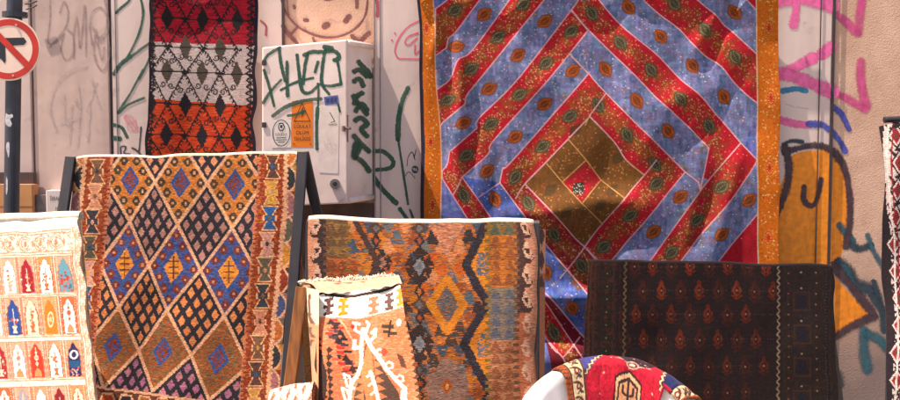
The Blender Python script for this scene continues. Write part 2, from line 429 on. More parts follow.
wall = MB().box((-5.5, 0, 0), (5.5, .3, 3.8), .01).build('building_wall', M_STUCCO)
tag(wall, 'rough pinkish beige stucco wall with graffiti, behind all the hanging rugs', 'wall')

M_PANEL = mat('painted_sheet_metal', (220, 198, 190), (200, 178, 172), scale=2.2, rough=.5, bump=.25, bscale=5, bdist=.01, stretch=(2.5, 2.5, .6), detail=7)
M_PANEL2 = mat('old_painted_panel', (212, 186, 176), (184, 158, 150), scale=2.0, rough=.55, bump=.5, bscale=4, bdist=.012, stretch=(4, 4, .5), lo=.3, hi=.72, detail=8)
specks(M_PANEL, 9, .60, .70, (150, 120, 108), .55); specks(M_PANEL, 34, .68, .74, (112, 84, 72), .7)
specks(M_PANEL2, 7, .58, .72, (158, 128, 116), .6); specks(M_PANEL2, 30, .68, .74, (112, 84, 72), .7)
M_DARKGAP = mat('dark_joint', (62, 52, 54), (44, 38, 42), scale=20, rough=.6)
M_SEAM = mat('grey_joint_strip', (150, 136, 136), (120, 106, 108), scale=20, rough=.5)
def xat(px, y=0, py=150): return P(px, py, y)[0]
def zat(py, y=0): return P(450, py, y)[2]
Z_TOP = 2.95
def panel(px0, px1, pyb, name, label, m, y0=-.014, group=None, cat='wall panel'):
    o = MB().box((xat(px0), y0, zat(pyb)), (xat(px1), -.001, Z_TOP), .006).build(name, m)
    return tag(o, label, cat, group)
pil = panel(-70, 34.5, 172, 'pilaster', 'smooth white pilaster behind the no-turn traffic sign', M_PANEL, -.03, cat='pilaster')
pA = panel(36, 111.5, 196, 'wall_panel', 'white metal wall panel with faint grey graffiti tags beside the traffic sign', M_PANEL2, -.02)
pB = panel(114, 285, 420, 'wall_panel', 'white metal wall panel with green strokes, partly behind the red, white and orange rug', M_PANEL)
pC = panel(374, 829, 420, 'wall_panel', 'wide white metal wall panel behind the blue and red patchwork hanging', M_PANEL)
# joints
def vstrip(px0, px1, y0, name, m, parent, pyb=420):
    return MB().box((xat(px0, y0), y0-.004, zat(pyb)), (xat(px1, y0), y0-.0002, Z_TOP-.01), .001).build(name, m, parent)
vstrip(111.8, 113.6, -.004, 'joint_strip', M_DARKGAP, pA)
vstrip(117.2, 118.0, -.0142, 'joint_strip', M_SEAM, pB)
vstrip(283, 286, -.0142, 'edge_strip', M_DARKGAP, pB)
vstrip(374, 375.3, -.0142, 'edge_strip', M_SEAM, pC)
vstrip(380, 381, -.0142, 'joint_strip', M_SEAM, pC)
vstrip(817.3, 818.4, -.0185, 'joint_strip', M_DARKGAP, pC)
vstrip(829.5, 832.5, -.0155, 'edge_strip', M_DARKGAP, pC)
# dark board standing in for the shade below the electrical box
pb = MB().box((xat(286.5), -.012, zat(420)), (xat(373.5), -.001, zat(203)), .004).build('shade_board', mat('dark_brown_shade', (92, 70, 62), (66, 50, 46), scale=8, rough=.7, bump=.3, bscale=30))
tag(pb, 'dark brown board standing in for shade on the wall below the white electrical box', 'board')

# graffiti -----------------------------------------------------------------
G_GREEN = paint_mat('green_marker', (14, 74, 56), .22, .14); G_GREY = paint_mat('faded_grey_spray', (150, 128, 126), 1.1, .45); G_GREY2 = paint_mat('very_faded_grey_spray', (184, 166, 164), 1.1, .5)
G_PINK = paint_mat('pink_spray', (220, 92, 150), .45, .15); G_ROSE = paint_mat('rose_marker', (214, 84, 120), .25, .2); G_MAROON = paint_mat('maroon_spray', (96, 46, 50), .3, .15)
G_TEAL = paint_mat('teal_spray', (20, 80, 96), .7, .2); G_DTEAL = paint_mat('dark_teal_spray', (24, 48, 62), .75, .12); G_BLUE = paint_mat('blue_spray', (58, 66, 150), .5, .1)
G_ORANGE = paint_mat('orange_spray', (224, 128, 16), .15, .08); G_DARK = paint_mat('dark_plum_spray', (58, 36, 46), .6, .08); G_BLACK = paint_mat('black_marker', (30, 34, 34), .25, .15)
G_DPINK = paint_mat('magenta_spray', (196, 70, 124), .6, .25); G_RED = paint_mat('dull_red_spray', (158, 62, 74), .3, .2); G_PPINK = paint_mat('pale_pink_marker', (214, 140, 150), .3, .4)
y = -.0205
strokes('grey_graffiti', [[(50, -6), (50, 20), (48, 42), (55, 43), (64, 34)], [(60, 12), (64, 2), (68, 12), (66, 26), (58, 38), (50, 47)], [(63, 36), (61, 50), (66, 60), (73, 54), (73, 36), (68, 30)],
    [(74, 58), (74, 34), (77, 18), (80, 48), (85, 6), (86, 56)], [(92, 44), (90, 26), (93, 12), (101, 8), (107, 18), (105, 32), (98, 38), (93, 28)], [(104, -4), (107, 14), (108, 30), (100, 42), (96, 30)], [(95, 36), (94, 52), (98, 66), (104, 70), (109, 56), (108, 34)], [(97, 42), (102, 60), (104, 48)]], y, G_GREY, pA, 3.6)
strokes('faint_grey_graffiti', [[(56, 130), (50, 108), (56, 86), (70, 72), (86, 66)], [(64, 96), (65, 118), (72, 128)], [(78, 86), (80, 108), (74, 98)], [(92, 80), (100, 108)], [(97, 84), (87, 110)], [(72, 106), (70, 144)], [(80, 112), (78, 146)], [(62, 124), (80, 118)], [(90, 108), (88, 140)]], y, G_GREY2, pA, 4.6)
y = -.0145
strokes('green_graffiti', [[(116, 13), (121, 8), (128, 2), (131, -4)], [(140, -4), (143, 12), (140, 30), (133, 47), (128, 56)], ([(114, 74), (121, 64), (130, 56)], 4), ([(122, 64), (140, 50), (154, 40)], 3), [(139, 79), (146, 66), (152, 52)],
    [(143, 70), (130, 94), (118, 113), (128, 105), (144, 98)], ([(114, 125), (122, 128), (127, 137)], 4), ([(114.5, 138), (120, 139)], 5)], y, G_GREEN, pB, 2.6)
strokes('black_tag', [[(121, 154), (121, 147), (126, 147), (124, 153), (130, 154)], [(132, 148), (136, 150), (141, 155)], [(141, 127), (140, 140), (139, 151)]], y, G_BLACK, pB, 1.8)
strokes('pink_scribble', [[(124+8*math.cos(a)*(.5+.5*math.sin(a*2.3)**2)+7, 123+8*math.sin(a*1.13)) for a in np.linspace(0, 22, 44)]], y, G_PPINK, pB, .9)
strokes('red_graffiti', [[(261, 21), (266, 26), (266, 35)]], y, G_RED, pB, 3)
strokes('green_graffiti', [([(372, 176), (384, 191), (396, 203)], 6), ([(373, 151), (384, 152), (393, 161), (390, 168), (376, 170)], 4.5), ([(408, 88), (402, 102), (398.5, 120), (398, 140)], 5), ([(398, 138), (401, 158), (408, 204)], 2.6), ([(400, 209), (407, 219)], 5), ([(410, 210), (413, 218)], 3)], y, G_GREEN, pC)
strokes('rose_graffiti', [[(419, 21), (408, 27), (399, 38), (395, 50), (398, 58), (405, 59), (420, 59)], [(418, 33), (408, 37), (405, 43), (409, 45), (417, 38)], [(415, 45), (415, 54), (419, 51)], [(394.6, 33), (395.4, 34)], [(391.6, 40), (392.4, 41)]], y, G_ROSE, pC, 1.9)
strokes('red_graffiti', [([(375, -6), (378, 6), (377.5, 16)], 4)], y, G_RED, pC)
strokes('black_scribble', [[(407, 166), (408, 158), (412, 152), (415, 160)], [(405, 176), (409, 172), (415, 178)], [(414, 158), (416, 150)]], y, G_BLACK, pC, .8)
sk = flat('round_sticker', [[(415+3.4*math.cos(a), 169.5+3.9*math.sin(a)) for a in np.linspace(0, 6.283, 17)[:-1]]], y, mat('dark_blue_sticker', (34, 36, 52), rough=.4), pC)
text('sticker_digits', '96', 415, 169.5, y-.002, 3.4, mat('sticker_white', (225, 220, 220), rough=.5), sk)
# pink tag and orange face, on the panel's right end and the stucco
strokes('pink_graffiti', [([(776, 1), (800, -2), (818, 2), (833, 6)], 15), ([(797, -4), (796, 10), (793.5, 25)], 10), ([(780, 75), (798, 66), (813, 58)], 13), ([(822, 54), (831, 47)], 14), ([(780, 73), (800, 79), (833, 92)], 15), ([(780, 120), (796, 124), (809, 125)], 9)], y, G_PINK, pC)
strokes('teal_graffiti', [([(783, 91), (796, 89), (806, 91)], 6)], y, paint_mat('bright_teal_spray', (10, 112, 150), .3, .1), pC)
strokes('black_graffiti', [([(784, 144), (792, 141), (802, 142)], 6)], y, G_DTEAL, pC)
strokes('dotted_tag', [([(786, 104), (794, 107)], 1), ([(796, 107), (808, 109)], 1)], y, G_GREY, pC)
strokes('magenta_graffiti', [([(836, 14), (846, 22), (857, 33)], 10), ([(859, 32), (860, 14), (863, -8)], 11), ([(861, 62), (861, 82), (866, 106)], 11.5), ([(864, 109), (848, 99), (834, 92)], 11)], 0, G_DPINK, wall)
y2 = lambda q: -.0147 if q < 831 else -.0004
y3 = lambda q: y2(q)-.0004
fp = patch('orange_graffiti_face', [(787, 158), (800, 152), (820, 150), (830.5, 152), (830.5, 210), (830.5, 266), (812, 270), (772, 268), (772, 215), (779, 190), (786, 172)], -.0147, G_ORANGE, wall, lift=.0003, step=4)
patch('orange_graffiti_face', [(832, 152), (844, 166), (850, 190), (850, 218), (845, 244), (838, 262), (832, 266), (831.5, 210)], 0, G_ORANGE, wall, lift=.0003, step=4)
strokes('plum_graffiti_outline', [([(785, 152), (800, 148), (818, 145.5), (832, 151), (843, 165), (849, 190), (850, 220), (846, 246)], 9), ([(785, 148), (789, 165), (787, 186), (781, 204), (775, 216)], 10), ([(804, 187), (804, 200), (811, 206), (817, 199), (821, 180)], 7), ([(833, 266), (846, 280), (872, 312)], 11), ([(874, 316), (850, 327), (834, 338)], 10)], y3, G_DARK, wall)
patch('orange_graffiti_arrow', [(835, 277), (850, 294), (868, 314), (852, 324), (835, 334), (834, 305)], 0, G_ORANGE, wall, step=3)
strokes('blue_graffiti', [([(809, 124), (822, 125), (833, 133), (841, 143), (845, 151)], 7.5), ([(834, 107), (842, 115), (849, 129)], 7)], y3, G_BLUE, wall)
strokes('teal_graffiti', [([(840, 226), (852, 240)], 10), ([(868, 236), (874, 252), (885, 269)], 8), ([(864, 332), (864, 350), (867, 368)], 15), ([(868, 334), (880, 340), (888, 350)], 13), ([(845, 268), (852, 284)], 9)], 0, G_TEAL, wall)
strokes('dark_graffiti', [([(846, 233), (856, 248), (870, 246)], 11), ([(840, 264), (850, 272), (856, 284), (872, 291)], 17), ([(874, 283), (880, 302), (888, 328)], 10), ([(836, 376), (838, 382)], 18), ([(872, 296), (882, 312), (884, 330)], 10)], 0, G_DTEAL, wall)
# line drawing of a round spotted face above the box
strokes('maroon_graffiti', [([(280, -10), (284, 8), (292, 21), (303, 30), (322, 37), (341, 36), (356, 28), (365, 16), (367.5, 0), (365, -12)], 2.8), ([(320, -2), (328, .5), (336, -1.5)], 2), ([(283, 26), (289, 35), (297, 43)], 4.6), ([(291, 34), (297, 28)], 3), ([(352, 36), (358, 42)], 5), ([(362, 40), (369, 33)], 4.6), ([(313, 38), (315, 43)], 3), ([(283, -4), (284, 8), (287, 15)], 1.6), ([(287, -2), (288, 12), (289, 15)], 1.4),
    ([(305, 20), (307, 20.5)], 5), ([(324.5, 26.5), (327.5, 25)], 7), ([(346, 21), (349, 17)], 7), ([(357, 1), (357, 7)], 5), ([(294, 6), (294.5, 8)], 3.4)], y, G_MAROON, wall)

# ------------------------------------------------------------------ street sign at the left
ys = -.42
t = empty('traffic_sign', P(10, 395, ys)*np.array([1, 1, 0]), 'round red and white no-turn sign on a dark pole', 'traffic sign')
a, bb = P(15.5, -60, ys), P(11.5, 215, ys); dr = (bb-a)/np.linalg.norm(bb-a); bot = a+dr*(a[2]/-dr[2])
po = MB().tube([a, bot], .041, 20).build('pole', mat('dark_blue_grey_paint', (58, 62, 76), (44, 48, 60), scale=12, rough=.4, bump=.15, bscale=40), t, smooth=False)
MB().tube([P(15, 14, ys)+(0, 0, .01), P(15, 17.5, ys)], .066, 20).build('collar', MATS['dark_blue_grey_paint'], t)
M_SIGNW = mat('sign_white', (240, 214, 198), (228, 200, 184), scale=9, rough=.4); M_SIGNR = mat('sign_red', (206, 52, 40), (180, 40, 34), scale=9, rough=.4); M_SIGNB = mat('sign_black', (40, 42, 56), (34, 34, 46), scale=9, rough=.45)
yp = ys-.062
cx, cz = 8.5, 49.3; R = 31.5
def ring(r, n=64): return [(cx+r*math.cos(k*2*math.pi/n), cz+r*math.sin(k*2*math.pi/n)) for k in range(n)]
pl_ = MB().slab([P(p[0], p[1], yp) for p in ring(R)], (0, .006, 0)).build('sign_plate', M_SIGNW, t)
outer, inner = ring(R-1.4), ring(R-7.6)
V = [P(p[0], p[1], yp-.0015) for p in outer+inner]; mk('red_ring', V, [(i, (i+1) % 64, 64+(i+1) % 64, 64+i) for i in range(64)], M_SIGNR, pl_)
flat('arrow', [[(3.5, 38), (23.8, 37.6), (26.6, 41.6), (23.8, 45), (8, 46), (5.2, 48), (5.8, 60.5), (4.6, 63.5), (1, 59), (-7, 59), (-7, 46), (-1, 38)]], yp, M_SIGNB, pl_, .0012)
flat('slash', [[(-15.5, 25), (-11, 21.5), (33, 66.5), (28.6, 71.5)]], yp, M_SIGNR, pl_, .0024)
for q in ((16, 25), (13, 75.5)):
    MB().tube([P(q[0], q[1], yp-.001), P(q[0], q[1], yp-.007)], .006, 10).build('bolt', M_SIGNW, pl_)
M_TORN = paint_mat('torn_white_paper', (226, 220, 222), .35, .35)
# torn sticker scraps on the pole
for pts in ([(6, 113), (9, 115), (12, 114), (13, 117), (10, 119), (12, 124), (10, 127), (6, 125), (5, 120)], [(6.5, 143), (9, 142), (9.5, 150), (8.5, 158), (7, 152), (6, 148)], [(6, 176), (7.6, 180), (7.4, 192), (6, 194)]):
    patch('torn_sticker', pts, ys-.0415, M_TORN, po, step=2)
# bracket bits behind the sign on the pilaster
bk = MB().tube([P(25, 4, -.05), P(31, 3.5, -.05), P(37, 1, -.05)], .005, 8).tube([P(26, 9.5, -.05), P(34, 7, -.05), P(37, 5, -.05)], .004, 8).build('pipe_bracket', M_DARKGAP); tag(bk, 'small dark metal bracket and wires on the white pilaster above the sign', 'bracket')

# shelf, boxes at the foot of the pilaster
sh = MB().box((xat(-60, -.07), -.07, zat(185, -.07)), (xat(33.5, -.07), -.031, zat(172.5, -.07)), .006).build('wall_ledge', mat('dark_brown_ledge', (84, 62, 60), (64, 48, 48), scale=10, rough=.5)); tag(sh, 'dark brown ledge under the white pilaster', 'ledge')
ybx = -.13
t = empty('cardboard_box', (xat(24, ybx), -.08, 0), 'tan cardboard carton below the ledge, beside the sign pole', 'cardboard box')
M_CARD = mat('cardboard', (196, 140, 92), (180, 124, 80), scale=7, rough=.85)
x0, x1 = xat(-22, ybx, 200), xat(33, ybx, 200); z1, zs = P(20, 184.5, ybx)[2], P(20, 206.5, ybx)[2]
MB().box((x0, ybx, .0), (x1, -.034, z1), .006).build('carton', M_CARD, t)
MB().box((x0+.002, ybx-.0012, zs-.002), (x1-.002, ybx-.0002, zs+.002), .0004).build('fold_line', mat('carton_crease', (140, 94, 58)), t)
yg = -.10
o = MB().box((xat(34.5, yg, 205), yg, 0), (xat(46.5, yg, 205), -.022, P(40, 195, yg)[2]), .008).build('metal_bin', mat('grey_galvanised', (128, 118, 118), (104, 96, 98), scale=12, rough=.5)); tag(o, 'grey metal box between the cardboard carton and the lettered white box', 'metal box')
t = empty('lettered_box', (xat(58, yg, 205), yg+.05, 0), 'white box with black lettering behind the diamond kilim rack', 'box')
bx = MB().box((xat(47.2, yg, 205), yg-.02, 0), (xat(100, yg, 205), -.024, P(56, 190.5, yg)[2]), .006).build('box_body', mat('white_card', (222, 208, 204), (208, 194, 190), scale=6, rough=.6), t)
text('lettering', 'İBRAHİM', 57.5, 198.5, yg-.02, 4.2, G_BLACK if 0 else mat('print_black', (36, 34, 38), rough=.6), t, xs=.62)
text('lettering', 'HAYRİ', 61, 208.5, yg-.02, 4.2, MATS['print_black'], t, xs=.62)

# ------------------------------------------------------------------ electrical cabinet
t = empty('electrical_cabinet', (xat(318), -.2, zat(204)), 'white electrical cabinet on the wall with green graffiti and an orange warning sign', 'electrical cabinet')
M_CAB = mat('cream_enamel', (238, 218, 210), (216, 190, 180), scale=6, rough=.42, bump=.3, bscale=6, bdist=.006, lo=.4, hi=.8, detail=8)
specks(M_CAB, 8, .62, .74, (178, 140, 122), .5); specks(M_CAB, 26, .70, .75, (120, 76, 56), .75); M_CABS = M_CAB
yf = -.36
def cab_corner(px, py, d): return P(px, py, d)
fr = [(262, 47.5), (347, 39.5), (347.5, 203.5), (262, 207)]
bkp = [(262, 52), (372, 45.5), (372, 197), (262, 203)]
b_ = bmesh_v = MB()
Vf = [P(*fr[0], yf), P(*fr[1], yf), P(*fr[2], yf), P(*fr[3], yf)]
# carcass set 12 mm behind the door, reaching back to the wall
ins = [np.array(v)+np.array([0, .02, 0]) for v in Vf]
xr = P(372, 120, -.03)[0]
Vb = [np.array([ins[0][0], -.016, ins[0][2]]), np.array([xr, -.016, ins[1][2]]), np.array([xr, -.016, ins[2][2]]), np.array([ins[3][0], -.016, ins[3][2]])]
body = MB().add(ins+Vb, [(0, 1, 2, 3), (7, 6, 5, 4), (0, 4, 5, 1), (1, 5, 6, 2), (2, 6, 7, 3), (3, 7, 4, 0)]).build('cabinet_body', M_CAB, t)
door = MB().slab(Vf, (0, .017, 0)).build('door', M_CAB, t)
md = door.modifiers.new('bev', 'BEVEL'); md.width = .008; md.segments = 3
# rounded rails along the top and bottom of the side
def side_pt(f, py0, py1, off=0):
    a = np.array(ins[1]) if py0 == 't' else np.array(ins[2]); b2 = Vb[1] if py0 == 't' else Vb[2]
    p = a*(1-f)+np.array(b2)*f; return p
MB().tube([side_pt(.02, 't', 0)+(0, 0, -.015), side_pt(.98, 't', 0)+(0, 0, -.015)], .017, 14).build('side_rail', M_CAB, t, smooth=True)
MB().tube([side_pt(.02, 'b', 0)+(0, 0, .015), side_pt(.98, 'b', 0)+(0, 0, .015)], .017, 14).build('side_rail', M_CAB, t, smooth=True)
yd = yf-.0003
strokes('green_graffiti', [([(263, 63), (268, 55), (280, 47.5)], 3.4), ([(279, 48), (281, 64), (285, 81)], 3.4), ([(287, 62), (287, 80), (287.5, 96)], 3.6), ([(264, 70), (269, 86), (274, 106)], 3), ([(263, 103), (271, 91), (281, 80)], 3), ([(281, 90), (292, 84), (304, 80), (313, 78)], 3.2), ([(297, 55), (299, 72), (302, 90), (309, 93), (318, 86)], 3.4),
    ([(308, 53), (305, 66), (303, 84)], 3.4), ([(304, 55), (312, 52), (322, 52), (334, 51), (339, 56), (338, 60), (334, 60)], 4), ([(326, 46.5), (324, 56), (322, 70), (322, 84), (329, 94)], 3.6), ([(337, 58), (339, 70), (341, 84)], 3.4), ([(318, 62), (315, 72)], 3.4), ([(318, 84), (330, 86), (341, 84)], 3.4), ([(324, 47), (332, 48)], 4), ([(318.5, 88), (318, 108)], 2.2), ([(317.5, 108), (316.5, 130), (317, 149)], 3.4), ([(338, 104), (340, 112)], 2)], yd, G_GREEN, door)
strokes('green_graffiti', [([(273, 116), (284, 108), (296, 103), (308, 100), (321, 99)], 4), ([(288, 115.6), (296, 114.5), (304, 111.5)], 3.2)], yd-.002, G_GREEN, door)
M_LAB = mat('label_white', (236, 224, 216), (226, 212, 204), scale=12, rough=.5); M_LABO = mat('label_orange', (244, 130, 28), (234, 118, 22), scale=12, rough=.5); M_INK = mat('print_black', (36, 34, 38), rough=.6)
ol = flat('warning_label', [[(291.8, 101), (313, 100.6), (313, 147), (291.8, 147)]], yd, M_LABO, door, .0009)
def loop_poly(name, pts, w, y, m, par, lift):
    n = len(pts); c = np.mean(pts, 0); V = []
    for p in pts:
        d = np.array(p)-c; d = d/np.linalg.norm(d); V += [P(p[0]+d[0]*w/2, p[1]+d[1]*w/2, y-lift), P(p[0]-d[0]*w/2, p[1]-d[1]*w/2, y-lift)]
    return mk(name, V, [(2*i, 2*((i+1) % n), 2*((i+1) % n)+1, 2*i+1) for i in range(n)], m, par)
loop_poly('warning_triangle', [(302, 103), (310, 121.3), (294.2, 121.3)], 1.5, yd, M_INK, ol, .0022)
flat('lightning_bolt', [[(302.6, 107.5), (300.4, 113.6), (302.2, 113.4), (301.4, 119), (304, 112), (302.4, 112.2), (303.6, 107.5)]], yd, M_INK, ol, .0022)
for s_, py in (('DİKKAT', 126.3), ('ÖLÜM', 132.6), ('TEHLİKESİ', 138.8)): text('lettering', s_, 302.4, py, yd, 3.7, M_INK, ol, xs=.9 if len(s_) < 7 else .68, lift=.0022)
text('lettering', 'M', 294, 144, yd, 2, M_INK, ol, lift=.0022); text('lettering', '4', 310.5, 144, yd, 2.4, M_INK, ol, lift=.0022)
wl = flat('oval_label', [[(271.3, 120), (291.2, 119.4), (291.2, 147.4), (271.3, 148)]], yd, M_LAB, door, .0012)
loop_poly('oval_border', [(281.3+8.6*math.cos(a), 133+13*math.sin(a)) for a in np.linspace(0, 6.283, 41)[:-1]], .8, yd, M_INK, wl, .0026)
loop_poly('round_emblem', [(281.3+2.9*math.cos(a), 127+3.6*math.sin(a)) for a in np.linspace(0, 6.283, 21)[:-1]], .9, yd, M_INK, wl, .0026)
flat('emblem_mark', [[(280, 125.2), (282.6, 125.2), (282.3, 128), (280.4, 128)], [(279.6, 129.6), (283, 130.6), (282.6, 131.4), (279.4, 130.4)]], yd, M_INK, wl, .0032)
text('lettering', 'DİKKAT', 281.3, 134.6, yd, 2.6, M_INK, wl, xs=.85, lift=.0026)
for pc in ([[(276.4, 137.6), (286, 137.4), (286, 138.2), (276.4, 138.4)], [(275.6, 139.6), (286.8, 139.4), (286.8, 140.2), (275.6, 140.4)], [(278, 141.8), (284.6, 141.6), (284.6, 142.4), (278, 142.6)], [(279, 123), (283.6, 123), (283.6, 123.5), (279, 123.5)]]): flat('small_print', [pc], yd, M_INK, wl, .0026)
bs = flat('blue_sticker', [[(323.8, 97), (338, 95), (338.6, 103.6), (325, 105.4)]], yd, mat('sticker_blue', (96, 116, 178), (66, 80, 140), scale=60, rough=.5), door, .0015)
flat('sticker_print', [[(326, 98.6), (329, 98.2), (329, 102.6), (326, 103)], [(330.4, 98), (333.4, 97.6), (333.2, 102.4), (330.2, 102.6)], [(334.4, 97.6), (336.8, 97.2), (336.6, 101.8), (334.4, 102)]], yd, mat('sticker_navy', (52, 60, 112)), bs, .0026)
pp = flat('paper_notice', [[(318.6, 105.8), (339, 106.2), (338.2, 173.6), (318.8, 172.6)]], yd, mat('old_paper', (232, 216, 208), (218, 200, 192), scale=18, rough=.8), door, .0011)
strokes('notice_drawing', [([(330, 112.6), (334.6, 121.2)], .8), ([(334.6, 121.4), (331, 122.6)], .8)], yd, G_BLACK, pp, .8, lift=.0022)
text('lettering', 'MARKER', 333, 124.6, yd, 1.9, M_INK, pp, xs=.85, lift=.0022)
strokes('faint_writing', [[(324, 141), (326, 148), (329, 139), (331, 147)], [(324, 146), (333, 143), (337, 146)], [(328, 151), (332, 146), (331, 154), (336, 149)]], yd, G_GREY2, pp, .9, lift=.0022)
kh = MB().tube([P(335, 184, yf-.001), P(335, 184, yf-.014)], .028, 24).build('lock_escutcheon', mat('lock_chrome', (150, 140, 138), (110, 100, 100), rough=.3, metal=.8), door)
MB().tube([P(335, 184, yf-.0145), P(335, 184, yf-.024)], .013, 20).build('lock_barrel', M_BLACKWOOD, kh)
ht = MB().tube([P(343.5, 126, yf-.012), P(343.5, 131.5, yf-.012)], .009, 10).tube([P(347.5, 115, yf+.004), P(347.5, 142, yf+.004)], .005, 8).tube([P(342, 128.6, yf-.012), P(351, 128.4, yf+.01)], .007, 8).build('latch', mat('rusty_latch', (128, 104, 98), (92, 72, 68), scale=60, rough=.6), t)
for q in ((264.3, 63), (264.3, 125)): MB().box((P(q[0]-2.2, q[1], yf)[0], yf-.006, P(q[0], q[1]+2.6, yf)[2]), (P(q[0]+2.2, q[1], yf)[0], yf-.0012, P(q[0], q[1]-2.6, yf)[2]), .001).build('hinge', M_DARKGAP, t)
# green tag on the side face: drawn in (y, z) along the slanting side
def side_strokes(name, lst, m, parent, width):
    V = []; Fc = []; E = []
    nrm = np.cross(np.array(Vb[1])-np.array(ins[1]), np.array([0, 0, 1.])); nrm /= np.linalg.norm(nrm); nrm = nrm if nrm[0] > 0 else -nrm
    pln = (np.array(ins[1]), nrm)
    for k, s in enumerate(lst):
        c = spline(s, 1.2); d = np.gradient(c, axis=0); d /= np.linalg.norm(d, axis=1, keepdims=True)+1e-9; nn = np.stack([-d[:, 1], d[:, 0]], 1)
        w = np.ones(len(c))*width*.62; w[[0, -1]] *= .45; base = len(V)
        for i in range(len(c)):
            for q in (-1, -.5, 0, .5, 1):
                p = c[i]+nn[i]*w[i]*q; V.append(Q(p[0], p[1], pln)+nrm*(.002+k*.0004+i*.00001)); E.append(0 if i in (0, len(c)-1) else 1-abs(q))
        for i in range(len(c)-1):
            for j in range(4): a = base+i*5+j; Fc.append((a, a+1, a+6, a+5))
    return mk(name, V, Fc, m, parent, edge=E)
side_strokes('green_graffiti', [[(357, 60), (361, 65), (368, 72), (371, 79)], [(352, 73), (359, 70), (368, 78)], [(352, 83), (359, 79), (364, 88)], [(354, 106), (356, 97), (364, 92)], [(352, 94), (358, 104), (368, 116)], [(354, 113), (361, 104), (368, 112)], [(353, 122), (360, 118), (367, 124), (361, 129), (368, 138)], [(352, 134), (358, 141), (370, 153)], [(353, 158), (355, 144), (359, 148), (353, 160)], [(354, 157), (362, 162), (370, 173)]], G_GREEN, body, 4.6)
# ------------------------------------------------------------------ hung kilim, red white and orange
K = (36, 30, 34)
cv = Canvas([(151.5, -14), (257.5, -14), (255, 156), (146, 156)], 3.0, (178, 30, 48), q=(1, 1), jitter=.25)
sl = lambda x: (x-150)*.045
cv.poly([(140, 41.5), (260, 46), (260, 106.5), (140, 98)], (206, 186, 182)); cv.poly([(140, 98), (260, 106.5), (260, 170), (140, 170)], (214, 72, 34))
W = (slice(None), slice(None)); m_ = (cv.Y < 20)
cv.pmottle([(140, -20), (260, -20), (260, 46), (140, 42)], [(158, 24, 44), (196, 36, 52)], run=26, rows=3, frac=.35)
cv.pmottle([(140, 98), (260, 106), (260, 170), (140, 170)], [(190, 54, 30), (228, 84, 40), (204, 50, 30)], run=22, rows=3, frac=.4)
DK = {0: (40, 34, 36), 1: (86, 76, 66), 2: (40, 32, 40)}
rows = [(-14, 0, 0), (17, 0, 17), (46, 1, 0), (70.5, 1, 17), (103, 2, 0), (134, 2, 17), (163, 2, 0)]
def comb(p, q, n=8, side=1, w=1.4, t=2.4):
    cv.line([p, q], w, K)
    p, q = np.array(p), np.array(q); d = (q-p)/np.linalg.norm(q-p); nn = np.array([-d[1], d[0]])*side
    for k in range(n):
        a = p+(q-p)*(k+.5)/n; cv.line([a, a+nn*t+d*1.2], 1.2, K)
def curl(x, yy, s=1, f=1):
    pts = [(x+s*r*math.cos(a), yy+f*r*math.sin(a)) for a, r in zip(np.linspace(-2.6, 4.2, 16), np.linspace(3.2, .9, 16))]; cv.line(pts, 1.15, K)
for ri, (yy, band, off) in enumerate(rows):
    for k in range(-1, 5):
        x = 151+k*35+off*.98+ri*-.2
        yk = yy+sl(x)
        if not 147 < x < 250: continue
        cv.dia(x, yk, 6.4, 13, DK[band] if (k+ri) % 3 else tuple(int(c*.9+8) for c in DK[band]))
        cv.line([(x-17, yk), (x+17, yk)], 1.2, K)
    for k in range(-2, 7):
        x = 151+k*35+off*.98+ri*-.2+17.5; yk = yy+sl(x); yn = (rows[ri+1][0] if ri+1 < len(rows) else yy+30)+sl(x)
        for sg in (-1, 1):
            xe = x+sg*17.5
            if min(x, xe) < 147 or max(x, xe) > 254: continue
            comb((x, yk), (xe, yn), n=9, side=sg); mx_, my_ = (x+xe)/2, (yk+yn)/2
            curl(mx_+sg*4.6, my_-2.6, sg, -1); curl(mx_-sg*4.6, my_+2.6, -sg, 1)
        for sg in (-1, 1): cv.poly([(x+sg*1.5, yk-2), (x+sg*5, yk), (x+sg*1.5, yk+2)], K)
for side, (xa, xb) in enumerate((((153.5), (150)), ((250.5), (248.5)))):
    for yy in np.arange(-14, 160, 6.5):
        x = xa+(xb-xa)*(yy+14)/170
        cv.line([(x-2.6, yy-3), (x+1.6, yy), (x-2.6, yy+3.2)], 1.7, K); cv.line([(x+.6, yy-3), (x+3.2, yy), (x+.6, yy+3)], 1, K)
for edge in ((151.5, 146), (257.5, 255)):
    s_ = 1 if edge[0] < 200 else -1
    cv.poly([(edge[0]-2, -16), (edge[0]+(s_*2.2), -16), (edge[1]+(s_*2.2), 160), (edge[1]-2, 160)] if s_ > 0 else [(edge[0]-3.6, -16), (edge[0]+4, -16), (edge[1]+4, 160), (edge[1]-3.6, 160)], (38, 32, 48))
cv.streak(.05, 9, 2)
d = smooth_noise(cv.ny, cv.nx, (5, 6))*.004+.006*np.sin(cv.u*9+1)
o = sheet('hanging_kilim', cv, plane(200, 70, -.075, 1), d, M_WOOL, gain=.72, selv=(40, 34, 50))
tag(o, 'hanging kilim in red, white and orange bands with black diamonds and hooks', 'rug', 'rugs on display along the wall')
rd = MB().tube([P(146, -15, -.09), P(263, -15, -.09)], .014, 12).build('hanging_rod', M_BLACKWOOD); tag(rd, 'dark rod the red, white and orange kilim hangs from', 'rod')

# ------------------------------------------------------------------ patchwork wall hanging
RED = (196, 26, 44); BLU = (116, 126, 170); BRN = (124, 78, 34); ORG = (214, 108, 22)
cv = Canvas([(418.5, -14), (780, -14), (776, 408), (423, 408)], 2.6, (100, 112, 176))
def pl2(a, b): return list(a)+list(b)[::-1]
